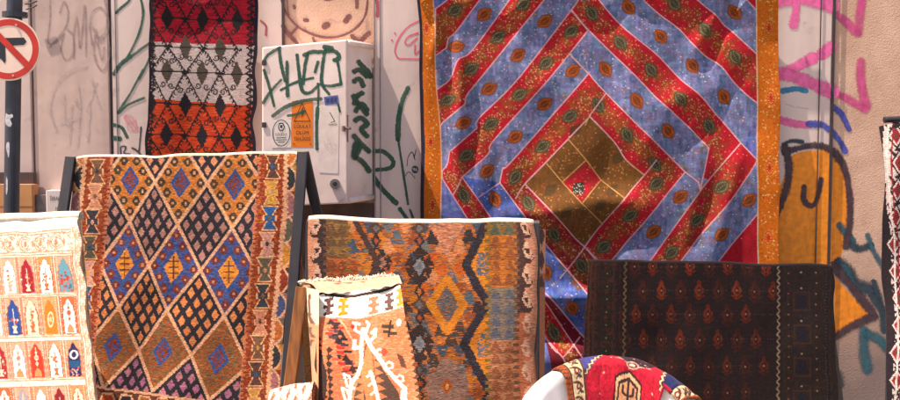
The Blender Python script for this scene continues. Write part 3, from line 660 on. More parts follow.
# upper-left sets
la = [(452, -6), (448, 0), (436, 9), (435, 20), (430, 26)]; lb = [(484, -6), (479, 0), (457, 30), (448, 38), (446, 48), (435, 56), (430, 60)]
lc = [(514, -6), (509, 0), (472, 50), (458, 60), (450, 79), (436, 90), (430, 94)]; ld = [(549, -6), (544, 0), (482, 76), (467, 95), (465, 104), (442, 123), (440, 128), (433, 134)]
le = [(581, -6), (571, 10), (517, 80), (479, 118), (477, 128), (449, 152), (447, 164), (442, 171), (438, 176)]
lf = [(588, 30), (548, 80), (494, 140), (488, 154), (462, 177)]
lg = [(588, 73), (583, 80), (513, 160), (503, 168), (501, 177), (500, 183)]
lh = [(590, 116), (548, 160), (525, 184)]
cv.poly(pl2(la, lb), RED); cv.poly(pl2(lb, lc), BLU); cv.poly(pl2(lc, ld), RED); cv.poly(pl2(ld, le), BLU); cv.poly(pl2(le, lf), RED); cv.poly(pl2(lf, lg), BLU); cv.poly(pl2(lg, lh), RED)
# upper-right sets
ra = [(572, 10), (589, 30), (639, 80), (658, 100), (686, 125), (709, 148), (700, 190)]
rb = [(596, -6), (600, 0), (624, 28), (656, 54), (681, 80), (700, 96), (720, 118), (741, 143)]
rc = [(640, -6), (645, 0), (660, 14), (680, 30), (698, 50), (720, 66), (732, 80), (748, 96), (766, 110)]
rd_ = [(690, -6), (697, 0), (720, 20), (739, 38), (766, 62)]; re_ = [(742, -6), (748, 0), (757, 10), (770, 20)]
rin = [(588, 72), (594, 80), (606, 93), (636, 124), (664, 151), (685, 172)]; rbr = [(589, 116), (614, 142), (626, 160), (644, 175)]
cv.poly(pl2(ra, rb), RED); cv.poly(pl2(rb, rc), BLU); cv.poly(pl2(rc, rd_), RED); cv.poly(pl2(rd_, re_), BLU); cv.poly(re_+[(770, -10)], RED)
cv.poly(pl2([(588, 30)]+ra[1:5]+[(709, 148)], rin+[(698, 182)]), BLU); cv.poly(pl2(rin, rbr), RED)
# lower-right
q1 = [(656, 160), (644, 175), (624, 198), (603, 224), (585, 248), (560, 278)]; q2 = [(685, 172), (630, 239), (600, 274)]; q3 = [(709, 180), (700, 191), (666, 239), (640, 274)]
q4 = [(757, 160), (750, 172), (730, 200), (698, 239), (670, 276)]; q5 = [(768, 200), (757, 214), (718, 262), (700, 284)]
cv.poly(pl2(q1, q2), RED); cv.poly(pl2(q2, q3), BLU); cv.poly([(741, 143), (757, 160)]+q4[1:]+q3[::-1]+[(720, 167)], RED); cv.poly(pl2(q4, q5), BLU); cv.poly(q5+[(780, 290), (780, 200)], RED)
# lower-left, some strips coloured darker for the shade that falls there
s0 = [(442, 176), (453, 195), (464, 219), (500, 290)]; s1 = [(462, 177), (491, 218), (540, 294), (600, 384)]; s2 = [(500, 183), (526, 218), (548, 247), (580, 285), (610, 322)]; s3 = [(525, 184), (559, 220), (577, 240), (586, 248), (600, 262)]
s05 = [(442, 178), (470, 222), (545, 337), (562, 356), (590, 400)]
cv.poly([(438, 174), (442, 171)]+le[-2:-1]+[(462, 177)]+s1[1:]+s05[::-1], RED); cv.poly(pl2(s1, s2), (76, 102, 178)); cv.poly(pl2(s2, s3), (158, 24, 42))
cv.poly([(538, 292), (548, 296), (580, 333), (600, 352), (600, 384)], (120, 22, 40))
cv.poly([(545, 337), (562, 356), (580, 337), (600, 352), (600, 410), (560, 410)], (116, 24, 42))
# brown centre
cv.poly([(590, 114), (614, 142), (626, 160), (644, 175), (624, 198), (603, 224), (585, 249), (577, 240), (559, 220), (525, 184), (548, 160)], BRN)
cv.poly([(562, 182), (586, 160), (601, 180), (581, 203)], RED)
# gold-brown couching down the middle of the red strips, silver on the blue
def strip_mid(a, b, n=90):
    a, b = spline(a, 3), spline(b, 3)
    ia = np.linspace(0, len(a)-1, n); ib = np.linspace(0, len(b)-1, n)
    pa = np.stack([np.interp(ia, range(len(a)), a[:, k]) for k in (0, 1)], 1); pb = np.stack([np.interp(ib, range(len(b)), b[:, k]) for k in (0, 1)], 1)
    return (pa+pb)/2, np.linalg.norm(pa-pb, axis=1)
RS = [(la, lb), (lc, ld), (le, lf), (lg, lh), (ra, rb), (rc, rd_), (rin, rbr), (q1, q2), (q3, q4), (s2, s3), (s05, s1)]
BS = [(lb, lc), (ld, le), (lf, lg), (rb, rc), (rd_, re_), ([(588, 45)]+ra[1:6], rin), (q2, q3), (q4, q5), (s1, s2)]
# sari-silk weave: fine slubs
n1 = smooth_noise(cv.ny, cv.nx, (60, 160)); n2 = smooth_noise(cv.ny, cv.nx, (160, 60))
isb = (cv.img[..., 2] > 130)
k_ = np.where(isb, 1+.05*n2+.07*n1, 1+.04*n1)[..., None]; cv.img = cv.img*k_
cv.img[isb] += np.stack([10*n1[isb], 4*n2[isb], 2*n1[isb]], -1)
for a, b in RS:
    c, wd = strip_mid(a, b)
    for i in range(len(c)):
        for _ in range(3):
            j = c[i]+rng.standard_normal(2)*wd[i]*.16; cv.ell(j[0], j[1], 3.2, 2.2, (150, 72+rng.integers(-14, 30), 34), rng.random()*3, soft=2, alpha=.4)
for a, b in BS:
    c, wd = strip_mid(a, b)
    for i in range(0, len(c), 2):
        j = c[i]+rng.standard_normal(2)*wd[i]*.14; cv.ell(j[0], j[1], 4, 2.4, (128, 108, 138), rng.random()*3, soft=2, alpha=.4)
for _ in range(120):
    j = np.array([585, 182])+rng.standard_normal(2)*(26, 30); cv.ell(j[0], j[1], 4, 3, (110+rng.integers(-20, 25), 66, 30), rng.random()*3, soft=2, alpha=.25)
# sequins and beads
def beads(c, wd, n, cols, sp=.2, r=.75):
    for _ in range(n):
        i = rng.integers(0, len(c)); j = c[i]+rng.standard_normal(2)*wd[i]*sp; q = cols[rng.integers(0, len(cols))]
        cv.ell(j[0], j[1], r*(.6+.6*rng.random()), r*(.6+.5*rng.random()), q, soft=.5, alpha=.85)
for a, b in RS: c, wd = strip_mid(a, b); L_ = np.linalg.norm(np.diff(c, axis=0), axis=1).sum(); beads(c, wd, int(L_*2.8), [(226, 160, 84), (214, 140, 70), (240, 190, 130), (196, 110, 50), (230, 200, 170)], .22, .66)
for a, b in BS: c, wd = strip_mid(a, b); L_ = np.linalg.norm(np.diff(c, axis=0), axis=1).sum(); beads(c, wd, int(L_*.6), [(214, 206, 222), (190, 180, 206), (226, 196, 176), (236, 226, 226)], .22, .7)
for _ in range(420):
    j = np.array([585, 182])+rng.uniform(-1, 1, 2)*(56, 62)
    if abs(j[0]-585)/60+abs(j[1]-182)/66 < 1: cv.ell(j[0], j[1], .7, .7, [(226, 160, 90), (206, 128, 60), (222, 110, 60)][rng.integers(0, 3)], soft=.5, alpha=.8)
# leaf medallions
def leaves(a, b, col, bead, step, ph=.3):
    c, wd = strip_mid(a, b, 240); cum = np.concatenate([[0], np.cumsum(np.linalg.norm(np.diff(c, axis=0), axis=1))])
    s_ = step*ph
    while s_ < cum[-1]-6:
        i = int(np.searchsorted(cum, s_)); i = min(i, 238)
        p = c[i]; dd = c[i+1]-c[i-1]; ang = math.atan2(dd[1], dd[0])
        if dd[1]*dd[0] > 0: ang = math.pi-ang+.5*0 if False else ang
        ang2 = ang+(.25 if dd[0]*dd[1] < 0 else .2)
        cv.leaf(p[0], p[1], 10, 7, (52, 36, 30), ang2, .3); cv.leaf(p[0], p[1], 9.2, 6.2, col, ang2); cv.leaf(p[0], p[1], 5.5, 3.2, tuple(np.array(col)*.7), ang2, .6)
        ca, sa = math.cos(ang2), math.sin(ang2)
        for t in np.linspace(-.8, .8, 8):
            for sg in (-1, 1):
                u_, v_ = 7.2*t, sg*4.2*(1-t*t)
                cv.ell(p[0]+u_*ca-v_*sa, p[1]+u_*sa+v_*ca, .5, .5, bead, soft=.6, alpha=.4+.5*rng.random())
        for t in np.linspace(-.5, .5, 4): cv.ell(p[0]+7*t*ca, p[1]+7*t*sa, .5, .5, bead, soft=.6, alpha=.6)
        s_ += step
OLV, RST = (90, 80, 54), (164, 72, 26); b1, b2 = (190, 176, 140), (224, 150, 80)
for (a, b), ph in zip(RS, (.5, .35, .55, .7, .3, .3, .35, .55, .5, .6, .5)): leaves(a, b, OLV, b1, 41, ph)
for (a, b), ph in zip(BS, (.55, .75, .55, .35, .6, .6, .6, .55, .55)): leaves(a, b, RST, b2, 44, ph)
for p in ((575, 130), (618, 158), (565, 212), (550, 190), (612, 190), (600, 205)): cv.leaf(p[0], p[1], 8, 5, (86, 62, 34), -.8, .8)
cv.leaf(578, 188, 8, 6, (60, 56, 44), -.8)
for _ in range(26): j = np.array([578, 188])+rng.standard_normal(2)*3; cv.ell(j[0], j[1], .6, .6, (200, 196, 180), soft=.5)
# pale couched seams
SEAM = (232, 170, 178)
seams = [la, lb, lc, ld, le, lf, lg, lh, ra, rb, rc, rd_, re_, rin, rbr, q1, q2, q3, q4, q5, s05, s1, s2, s3, [(571, 10), (588, 30), (600, 42)][:2], [(570, 54), (588, 73)], [(606, 93), (589, 116)], [(548, 160), (525, 184), (516, 198)], [(442, 171), (442, 178)],
    [(685, 172), (698, 182), (700, 191)], [(741, 143), (720, 167), (700, 190)], [(741, 143), (757, 160)], [(500, 183), (479, 197)], [(462, 177), (458, 186), (453, 195)], [(545, 337), (562, 356), (580, 337)], [(538, 292), (548, 295), (580, 333), (600, 352)], [(562, 356), (568, 368), (590, 400)], [(586, 248), (596, 260)],
    [(562, 182), (586, 160), (601, 180), (581, 203), (562, 182)], [(601, 180), (624, 198)], [(581, 203), (603, 224)], [(568, 139), (586, 160)], [(562, 182), (546, 163)], [(589, 116), (585, 125)], [(644, 175), (626, 160)]]
def soft(s_):
    out = []; cur = [s_[0]]
    for i in range(1, len(s_)):
        cur.append(s_[i])
        if i < len(s_)-1:
            a, b_ = np.array(s_[i], float)-s_[i-1], np.array(s_[i+1], float)-s_[i]
            if a @ b_/(np.linalg.norm(a)*np.linalg.norm(b_)) < .82: out += spline(cur, 2).tolist(); cur = [s_[i]]
    return out+spline(cur, 2).tolist() if len(cur) > 1 else out
for s_ in seams[:-7]: cv.line(soft(s_), 1.3, SEAM, .5)
for s_ in seams[-7:]: cv.line([tuple(p) for p in s_], 1.1, (214, 160, 96), .5)
# orange border bands
cv.poly([(410, -20), (434, -20), (434, 0), (435, 56), (436.5, 90), (440, 128), (441.5, 178), (441, 219), (441, 410), (410, 410)], ORG)
cv.poly([(757, -20), (790, -20), (790, 410), (759, 410), (757, 160)], ORG)
cv.poly([(400, -20), (421, -20), (424, 140), (426, 410), (400, 410)], (44, 42, 60)); 
cv.line([(434, -20), (435, 56), (436.5, 90), (440, 128), (441.5, 178), (441, 219)], 1.2, (226, 176, 150)); cv.line([(757, -20), (757, 160), (759, 410)], 1.3, (226, 190, 160))
for lo_, hi_, n in ((424, 435, 170), (760, 778, 330)):
    for _ in range(n):
        yy = rng.uniform(-14, 262); xx = rng.uniform(lo_, hi_)+(4 if lo_ < 500 and yy > 100 else 0); cv.ell(xx, yy, .7, .7, [(240, 200, 120), (244, 170, 80), (240, 220, 180), (190, 60, 30)][rng.integers(0, 4)], soft=.5, alpha=.8)
for px_, py_ in ((426, 28), (430, 142), (433, 205), (770, 28), (770, 98), (769, 168), (768, 238)):
    cv.ell(px_, py_, 4.6, 8.5, (236, 150, 60), soft=.5, alpha=.7); cv.ell(px_, py_, 4, 7.6, (206, 84, 26), soft=.5)
    for k in range(12): a = k*.5236; cv.ell(px_+2.6*math.cos(a), py_+5.4*math.sin(a), .5, .5, (246, 190, 110), soft=.4)
    cv.ell(px_, py_, 1.2, 2, (196, 40, 30), soft=.4)
cv.fade(.05, (14, 12)); cv.streak(.05, 4, 2, .5)
# folds
X, Y = cv.GX, cv.GY
d = smooth_noise(cv.ny, cv.nx, (7, 9))*.009+smooth_noise(cv.ny, cv.nx, (4, 18))*.006+smooth_noise(cv.ny, cv.nx, (16, 20))*.0022+smooth_noise(cv.ny, cv.nx, (30, 34))*.0008
def fold(x0, y0, x1, y1, w, amp):
    global d
    dx, dy = x1-x0, y1-y0; L_ = math.hypot(dx, dy); t = ((X-x0)*dx+(Y-y0)*dy)/L_**2; s_ = (-(X-x0)*dy+(Y-y0)*dx)/L_
    en = 1/(1+np.exp(-(t-.05)*14))*1/(1+np.exp((t-.95)*14)); d = d+2.2*amp*np.exp(-(s_/w)**2)*en
for f in ((742, -10, 700, 74, 7, -.011), (730, -10, 690, 60, 8, .008), (752, 60, 690, 150, 9, -.007), (700, 70, 640, 150, 10, .006), (446, 20, 452, 110, 7, -.010), (457, 30, 462, 150, 8, .010), (474, 90, 470, 180, 7, -.008), (452, 120, 458, 200, 8, .008), (500, 150, 490, 230, 8, -.006),
          (540, 206, 640, 200, 13, .020), (545, 240, 640, 236, 14, -.020), (640, 110, 720, 90, 12, .006), (500, 60, 560, 100, 14, .005), (720, 170, 690, 260, 9, -.008), (740, 150, 716, 250, 8, .007), (650, 200, 600, 262, 10, .008), (500, 214, 600, 214, 9, .012), (500, 296, 620, 298, 9, .028), (500, 322, 640, 322, 16, -.022), (480, 360, 640, 356, 18, .02), (440, -5, 432, 60, 5, .006), (520, 110, 556, 70, 12, .005)):
    fold(*f)
d = d-.006*np.exp(-((X-421)/5)**2)
o = sheet('patchwork_hanging', cv, plane(600, 100, -.075, .6), d, M_COTTON, gain=.76, selv=(44, 40, 56))
tag(o, 'large blue and red patchwork wall hanging with orange borders and beaded leaves', 'wall hanging', 'rugs on display along the wall')
rd = MB().tube([P(412, -15.5, -.09), P(788, -15.5, -.09)], .016, 12).build('hanging_rod', M_BLACKWOOD); tag(rd, 'dark rod the blue and red patchwork hanging hangs from', 'rod')

# ------------------------------------------------------------------ diamond kilim on its rack
CRM = (236, 172, 132); BLK = (46, 42, 50)
def bil(q, a, b): 
    T, R_, B, L_ = [np.array(p, float) for p in q]; return T*(1-a)*(1-b)+R_*a*(1-b)+B*a*b+L_*(1-a)*b
cv = Canvas([(74, 157), (299, 153), (276, 432), (50, 432)], 3.1, (150, 66, 40), q=(.9, 1.2))
def skx(yy): return -(yy-160)*.082
cv.poly([(104, 150), (264, 150), (244, 440), (82, 440)], BLK)
def lattice(q, light, n=4, sh=.60):
    cv.poly(q, BLK)
    for i in range(n):
        for j in range(n):
            c = bil(q, .5+(i+.5-n/2)/n*.9, .5+(j+.5-n/2)/n*.9); ps = [c+(bil(q, .5+(i+a-n/2)/n*.9, .5+(j+b_-n/2)/n*.9)-c)*sh for a, b_ in ((0, 0), (1, 0), (1, 1), (0, 1))]
            l_ = light[(i*3+j) % len(light)] if isinstance(light, list) else light
            cv.poly([tuple(p) for p in ps], tuple(np.array(l_)*(.94+.12*rng.random())))
def dmd(q, fill, inner, ros, rosc, glyph=None, mot=None):
    cv.poly(q, fill)
    if mot: cv.pmottle(q, mot, run=10, rows=4, frac=.62)
    n = 4
    for i in range(n):
        for j in range(n):
            if i in (1, 2) and j in (1, 2): continue
            c = bil(q, (i+.5)/n, (j+.5)/n)
            if ros:
                for (dx, dy, rx, ry) in ((0, 0, 3.1, 4.6), (0, 0, 4.3, 2.6)): cv.poly([(c[0]-rx, c[1]-ry*.45), (c[0]-rx*.5, c[1]-ry), (c[0]+rx*.5, c[1]-ry), (c[0]+rx, c[1]-ry*.45), (c[0]+rx, c[1]+ry*.45), (c[0]+rx*.5, c[1]+ry), (c[0]-rx*.5, c[1]+ry), (c[0]-rx, c[1]+ry*.45)], tuple(np.array(ros)*(.85+.3*rng.random())))
                cv.rect(c[0]-1.2, c[1]-1.4, c[0]+1.2, c[1]+1.4, rosc)
    iq = [tuple(bil(q, a, b_)) for a, b_ in ((.31, .31), (.69, .31), (.69, .69), (.31, .69))]
    cv.poly(iq, inner)
    c = bil(q, .5, .5)
    if glyph == 'comb':
        cv.line([(c[0], c[1]-11), (c[0], c[1]+11)], 1.6, (104, 58, 40), .2)
        for dy in (-6, 0, 6): cv.line([(c[0]-4.6, c[1]+dy), (c[0]+4.6, c[1]+dy)], 1.7, (92, 52, 42), .2)
    elif glyph == 'mot':
        cv.pmottle([tuple(bil(q, a, b_)) for a, b_ in ((.36, .36), (.64, .36), (.64, .64), (.36, .64))], [(132, 62, 62), (150, 70, 50)], run=5, rows=3, frac=.75)
R1 = [[(130, 140), (155, 180), (129, 221), (104, 178)], [(181, 140), (207, 183), (177, 224), (155, 181)], [(236, 142), (262, 183), (232, 228), (207, 183)]]
R2 = [[(129, 221), (148, 265), (119, 307), (99, 262)], [(177, 224), (200, 270), (166, 310), (148, 265)], [(232, 228), (257, 273), (224, 316), (200, 270)]]
R3 = [[(119, 307), (138, 351), (104, 388), (91, 341)], [(166, 310), (191, 355), (152, 391), (138, 351)], [(224, 316), (248, 366), (209, 400), (191, 355)]]
PNK = (186, 130, 116); OR2 = (224, 134, 80); MAU = [(176, 106, 138), (190, 118, 130)]
lattice([(155, 100), (181, 140), (155, 180), (130, 140)], (226, 146, 104)); lattice([(207, 100), (236, 142), (207, 183), (181, 140)], (226, 146, 104)); lattice([(262, 100), (288, 142), (262, 183), (236, 142)], (214, 130, 90)); lattice([(104, 100), (130, 140), (104, 178), (80, 140)], (214, 130, 90))
for k, q in enumerate(([(104, 178), (129, 221), (99, 262), (74, 220)], [(155, 180), (177, 224), (148, 265), (129, 221)], [(207, 183), (232, 228), (200, 270), (177, 224)], [(262, 183), (286, 230), (257, 273), (232, 228)])): lattice(q, PNK)
for k, q in enumerate(([(99, 262), (119, 307), (91, 341), (70, 304)], [(148, 265), (166, 310), (138, 351), (119, 307)], [(200, 270), (224, 316), (191, 355), (166, 310)], [(257, 273), (280, 320), (248, 366), (224, 316)])): lattice(q, OR2)
for q in ([(138, 351), (152, 391), (126, 432), (104, 388)], [(191, 355), (209, 400), (176, 440), (152, 391)], [(248, 366), (268, 408), (232, 446), (209, 400)], [(91, 341), (104, 388), (80, 426), (62, 380)]): lattice(q, MAU)
for q in R1: dmd(q, (204, 120, 58), (42, 84, 142), (78, 60, 46), (206, 150, 110), 'mot', [(208, 124, 56), (190, 108, 48), (214, 132, 66)])
for q in R2: dmd(q, (60, 78, 138), (228, 140, 56), (122, 54, 48), (206, 140, 100), 'comb', [(52, 72, 136), (76, 92, 150), (44, 84, 140), (92, 84, 120)])
for q in R3: dmd(q, (156, 92, 50), (52, 90, 156), None, None, 'mot', [(140, 88, 52), (178, 98, 48), (118, 92, 66), (166, 80, 42), (140, 108, 80)])
def stepline(pts, w=3.2, col=CRM): cv.line(pts, w, col, .15)
for q in R1+R2+R3: stepline(q+[q[0]])
# side borders
def border(xa, out, ycs, cols):
    """column of hourglass figures; xa(y) is its centre line"""
    for sgn in (-1, 1):
        for yy in np.arange(154, 436, 4.6):
            x = xa(yy)+sgn*12.5; inn = x-sgn*1.5
            cv.poly([(x+sgn*2.6, yy-2.3), (x+sgn*2.6, yy+2.3), (x-sgn*1.8, yy)], CRM if sgn == out else (206, 120, 84))
    for k, yy in enumerate(ycs):
        x = xa(yy); c = cols[k % len(cols)]
        for (w1, w2, cc) in ((8.4, 2.8, (240, 176, 130)), (6.6, 1.6, c)):
            h_ = 11.4 if cc is c else 12.6
            cv.poly([(x-w1, yy-h_), (x+w1, yy-h_), (x+w2+.6, yy-3.2), (x+w1*.78, yy-3.2), (x+w1*.78, yy+3.2), (x+w2+.6, yy+3.2), (x+w1, yy+h_), (x-w1, yy+h_), (x-w2-.6, yy+3.2), (x-w1*.78, yy+3.2), (x-w1*.78, yy-3.2), (x-w2-.6, yy-3.2)], cc)
        cv.dia(x, yy, 2.2, 3, cols[(k+2) % len(cols)])
HG = [(128, 88, 66), (214, 140, 110), (62, 58, 64), (104, 92, 74), (214, 150, 132), (40, 92, 142), (210, 150, 70), (96, 64, 56)]
lx = lambda yy: 96.5-(yy-165)*.085; rx_ = lambda yy: 273-(yy-165)*.083
for f, o_ in ((lx, -1), (rx_, 1)):
    cv.poly([(f(150)-13.5, 150), (f(150)+13, 150), (f(440)+13, 440), (f(440)-13.5, 440)], (150, 60, 34))
cv.pmottle([(lx(150)-13, 150), (lx(150)+13, 150), (lx(440)+13, 440), (lx(440)-13, 440)], [(170, 80, 42), (140, 60, 36), (180, 92, 50)], run=8, rows=4, frac=.5)
cv.pmottle([(rx_(150)-13, 150), (rx_(150)+13, 150), (rx_(440)+13, 440), (rx_(440)-13, 440)], [(170, 80, 42), (140, 60, 36), (190, 100, 50)], run=8, rows=4, frac=.5)
OC = [(200, 110, 56), (58, 56, 62), (176, 112, 112), (110, 100, 84), (214, 140, 60), (150, 60, 40), (74, 84, 124)]
for k, yy in enumerate(np.arange(140, 440, 25.5)):
    for base, sg, edge in ((lambda q: 82-(q-165)*.084, -1, 0), (lambda q: 288-(q-165)*.083, 1, 0)):
        x = base(yy+12); c = OC[k % 7]; x2 = x+sg*12
        cv.poly([(x, yy), (x2, yy), (x2, yy+25.5), (x, yy+25.5)], OC[(k+3) % 7])
        cv.poly([(x, yy-2), (x+sg*5, yy), (x+sg*10.5, yy+8), (x+sg*10.5, yy+17), (x+sg*5, yy+25), (x, yy+27)], CRM); cv.poly([(x, yy), (x+sg*4, yy+2), (x+sg*8.5, yy+9), (x+sg*8.5, yy+16), (x+sg*4, yy+23), (x, yy+25)], c)
for f, o_ in ((lx, -1), (rx_, 1)):
    zz = []
    for i, yy in enumerate(np.arange(152, 440, 2.6)): zz.append((f(yy)+o_*(13.6+(1.6 if i % 2 else -1.2)), yy))
    cv.line(zz, 3.2, CRM, .15)
border(lx, -1, np.arange(171, 440, 25.4), HG); border(rx_, 1, np.arange(166, 440, 26), HG[::-1])
# bottom band of blocks
cv.poly([(70, 384), (209, 401), (260, 404), (260, 440), (60, 440)], (104, 60, 44)); stepline([(74, 381), (104, 388), (209, 402), (262, 404)], 2.4)
for k in range(9):
    x = 100+k*18; yy = 392+k*1.6; c = [(176, 74, 40), (46, 44, 62), (170, 100, 50), (150, 56, 40)][k % 4]
    cv.poly([(x+3, yy), (x+13, yy+1), (x+17, yy+11), (x+13, yy+22), (x+3, yy+22), (x-1, yy+11)], CRM); cv.poly([(x+4, yy+2), (x+12, yy+3), (x+15, yy+11), (x+12, yy+20), (x+4, yy+20), (x+1, yy+11)], c)
cv.fade(.05, (12, 10)); cv.streak(.085, 6, 3, .35)
d = smooth_noise(cv.ny, cv.nx, (4, 6))*.010+smooth_noise(cv.ny, cv.nx, (12, 9))*.003
Y1 = -1.0
T1 = 11
pl1 = plane(186, 155, Y1, T1)
o = sheet('diamond_kilim', cv, pl1, d, M_WOOL, gain=.7, roll=.015, back=1.0, rollcol=(252, 232, 210), selv=(210, 150, 110))  # near-white rollcol: sun glint along the top fold put into the colour
tag(o, 'large kilim of orange, blue and brown diamonds draped over a dark rack', 'rug', 'rugs on display along the wall')
def ext0(a, b, r=0): a, b = np.array(a), np.array(b); dd = b-a; return a+dd*((a[2]-r)/-dd[2])
def rack(label, top_l, top_r, fl, fr_, bl, br, m, w=.045, dth=.032, shelf=True):
    """A-frame: two front legs, two back legs, rail between the tops"""
    top_l, top_r = np.array(top_l), np.array(top_r)
    t = empty('display_rack', ((top_l[0]+top_r[0])/2, (top_l[1]+top_r[1])/2, 0), label, 'rack', 'racks holding rugs')
    for (a, b_, nm) in ((top_l, fl, 'front_leg'), (top_r, fr_, 'front_leg'), (top_l, bl, 'back_leg'), (top_r, br, 'back_leg')):
        MB().beam(a+np.array([0, .028 if nm == 'back_leg' else 0, .012]), ext0(a, b_), w, dth).build(nm, m, t)
    MB().tube([top_l+(-.01, .012, -.01), top_r+(.01, .012, -.01)], .014, 12).build('top_rail', m, t)
    return t
TL = P(71, 160, Y1+.012); TR = P(303, 155, Y1+.012)
FRL = P(285, 400, Y1-.27); FLL = P(62, 222, Y1-.08)
rk = rack('dark wooden A-frame rack holding the diamond kilim', TL, TR, FLL, FRL, P(84, 240, Y1+.1), P(318, 222, Y1+.09), M_BLACKWOOD, w=.05)

# ------------------------------------------------------------------ orange and slate kilim on the middle rack
cv = Canvas([(309, 219), (537.5, 222), (537.5, 440), (306, 440)], 3.1, (204, 112, 48), q=(1.2, 1.7), jitter=.5)
O1, DB, GB, TN, SA = (214, 124, 44), (66, 48, 46), (98, 104, 112), (156, 112, 62), (226, 152, 118)
W_, mm_ = cv.pmask([(348, 210), (488, 210), (488, 445), (348, 445)]); cv.mottle(W_, mm_, [(206, 104, 48), (190, 92, 44), (222, 134, 48), (150, 84, 52), (104, 96, 96), (84, 66, 60), (186, 110, 70), (70, 84, 100)], run=15, rows=2, frac=.4)
# stepped triangles in staggered rows
TC = [(70, 86, 102), (84, 62, 54), (216, 126, 44), (120, 112, 108), (64, 52, 54), (206, 98, 44), (222, 140, 92), (96, 104, 110), (160, 80, 44)]
for r_, yy in enumerate(np.arange(224, 440, 10.4)):
    for x in np.arange(352+(r_ % 2)*9, 486, 18):
        if rng.random() < .93: cv.poly([(x-8, yy+8), (x-6, yy+3), (x-2.4, yy-6), (x+2.4, yy-6), (x+6, yy+3), (x+8, yy+8)] if r_ % 3 else [(x-7, yy-4), (x+7, yy-4), (x+1.5, yy+8), (x-1.5, yy+8)], TC[(abs(round((x-447)/9))*3+r_*5+(abs(round((x-447)/9))*r_) % 4) % 9])
W_, mm_ = cv.pmask([(348, 210), (488, 210), (488, 445), (348, 445)]); cv.mottle(W_, mm_, [(206, 104, 48), (190, 92, 44), (222, 134, 48), (104, 96, 96), (86, 70, 64), (70, 84, 100)], run=14, rows=2, frac=.10)
def starmed(cx, cy, s=1.0, c1=DB, c2=(142, 138, 140)):
    for (dx, dy) in ((0, -15), (0, 15), (-9, -6), (9, -6), (-9, 6), (9, 6)): cv.poly([(cx+s*(dx-5.5), cy+s*(dy+5)), (cx+s*dx, cy+s*(dy-7)), (cx+s*(dx+5.5), cy+s*(dy+5))] if dy < 0 else [(cx+s*(dx-5.5), cy+s*(dy-5)), (cx+s*dx, cy+s*(dy+7)), (cx+s*(dx+5.5), cy+s*(dy-5))], c1)
    cv.dia(cx, cy, 10*s, 14*s, c1); cv.dia(cx, cy, 6.4*s, 9.5*s, c2); cv.dia(cx, cy, 3*s, 4*s, (112, 112, 118))
for cx_ in (419.5, 376):
    for yy in np.arange(226, 440, 13.1):
        c_ = [(70, 52, 48), (96, 70, 58), (58, 50, 54)][int(yy) % 3]; hw = 8.5 if int(yy/13.1) % 2 else 5.5
        cv.poly([(cx_-hw, yy), (cx_-hw*.5, yy-4), (cx_, yy-8), (cx_+hw*.5, yy-4), (cx_+hw, yy), (cx_+hw*.5, yy+4), (cx_, yy+8), (cx_-hw*.5, yy+4)], c_)
        cv.poly([(cx_-hw*.45, yy), (cx_, yy-4), (cx_+hw*.45, yy), (cx_, yy+4)], [(206, 118, 50), (120, 112, 110), (176, 84, 48)][int(yy) % 3])
starmed(419.5, 265.5); starmed(419.5, 344); starmed(419.5, 420)
starmed(376, 300, .8, (92, 70, 60), (150, 112, 92)); starmed(382, 262, .7, (58, 50, 52), (190, 120, 90)); starmed(372, 372, .8, (70, 56, 52), (128, 120, 118))
cv.poly([(428, 221), (466, 221), (452, 246), (448, 254), (446, 254), (442, 246)], (216, 132, 96)); cv.pmottle([(428, 221), (466, 221), (447, 254)], [(226, 150, 112), (178, 112, 90), (150, 120, 112)], run=9, rows=4, frac=.4)
cv.line([(447, 278), (464, 304), (447, 331), (430, 304), (447, 278)], 7.5, (222, 132, 44), .2)
cv.poly([(447, 285), (458, 304), (447, 322), (436, 304)], (104, 98, 100)); cv.pmottle([(447, 285), (458, 304), (447, 322), (436, 304)], [(84, 94, 108), (130, 110, 96), (206, 120, 50)], run=8, rows=2, frac=.4)
for p in ((432, 305), (462, 305)): cv.dia(p[0], p[1], 5.5, 8, (224, 134, 40))
chev = [(490, 212), (480, 236), (466, 264), (478, 288), (488, 302), (476, 322), (464, 344), (478, 372), (490, 392), (478, 414), (466, 440)]
cv.poly([(466, 264), (490, 226), (494, 300)], (228, 136, 44)); cv.poly([(464, 344), (490, 306), (494, 388)], (226, 132, 44)); cv.poly([(466, 424), (490, 392), (494, 440)], (206, 116, 44))
for c_ in ((484, 264), (484, 345)): cv.pmottle([(c_[0]-7, c_[1]-12), (c_[0]+6, c_[1]-12), (c_[0]+6, c_[1]+12), (c_[0]-7, c_[1]+12)], [(112, 112, 124), (88, 100, 116), (200, 130, 80)], run=6, rows=4, frac=.8)
cv.line(chev, 8.5, (58, 46, 50), .3); W_, mm_ = cv.pmask([(460, 212), (492, 212), (492, 440), (460, 440)]); dd_ = cv.dist(W_, chev) < 4; cv.mottle(W_, mm_ & dd_, [(52, 64, 84), (66, 50, 50), (46, 46, 60)], run=8, rows=4, frac=.45)
cv.line([(352, 212), (366, 240), (378, 262), (366, 286), (352, 306), (366, 330), (380, 352), (366, 376), (352, 400)], 6, (84, 60, 54), .3)
# pale flower at the foot
cv.poly([(447, 358), (455, 362), (458, 372), (466, 374), (468, 386), (466, 396), (458, 400), (455, 410), (447, 414), (439, 410), (436, 400), (428, 396), (426, 386), (428, 374), (436, 372), (439, 362)], (166, 124, 108))
cv.pmottle([(426, 358), (468, 358), (468, 414), (426, 414)], [(150, 110, 96), (180, 136, 118), (128, 104, 98)], run=8, rows=3, frac=.25); cv.dia(447, 386, 6, 8, (190, 92, 34)); cv.dia(447, 386, 2.4, 3, (226, 170, 110))
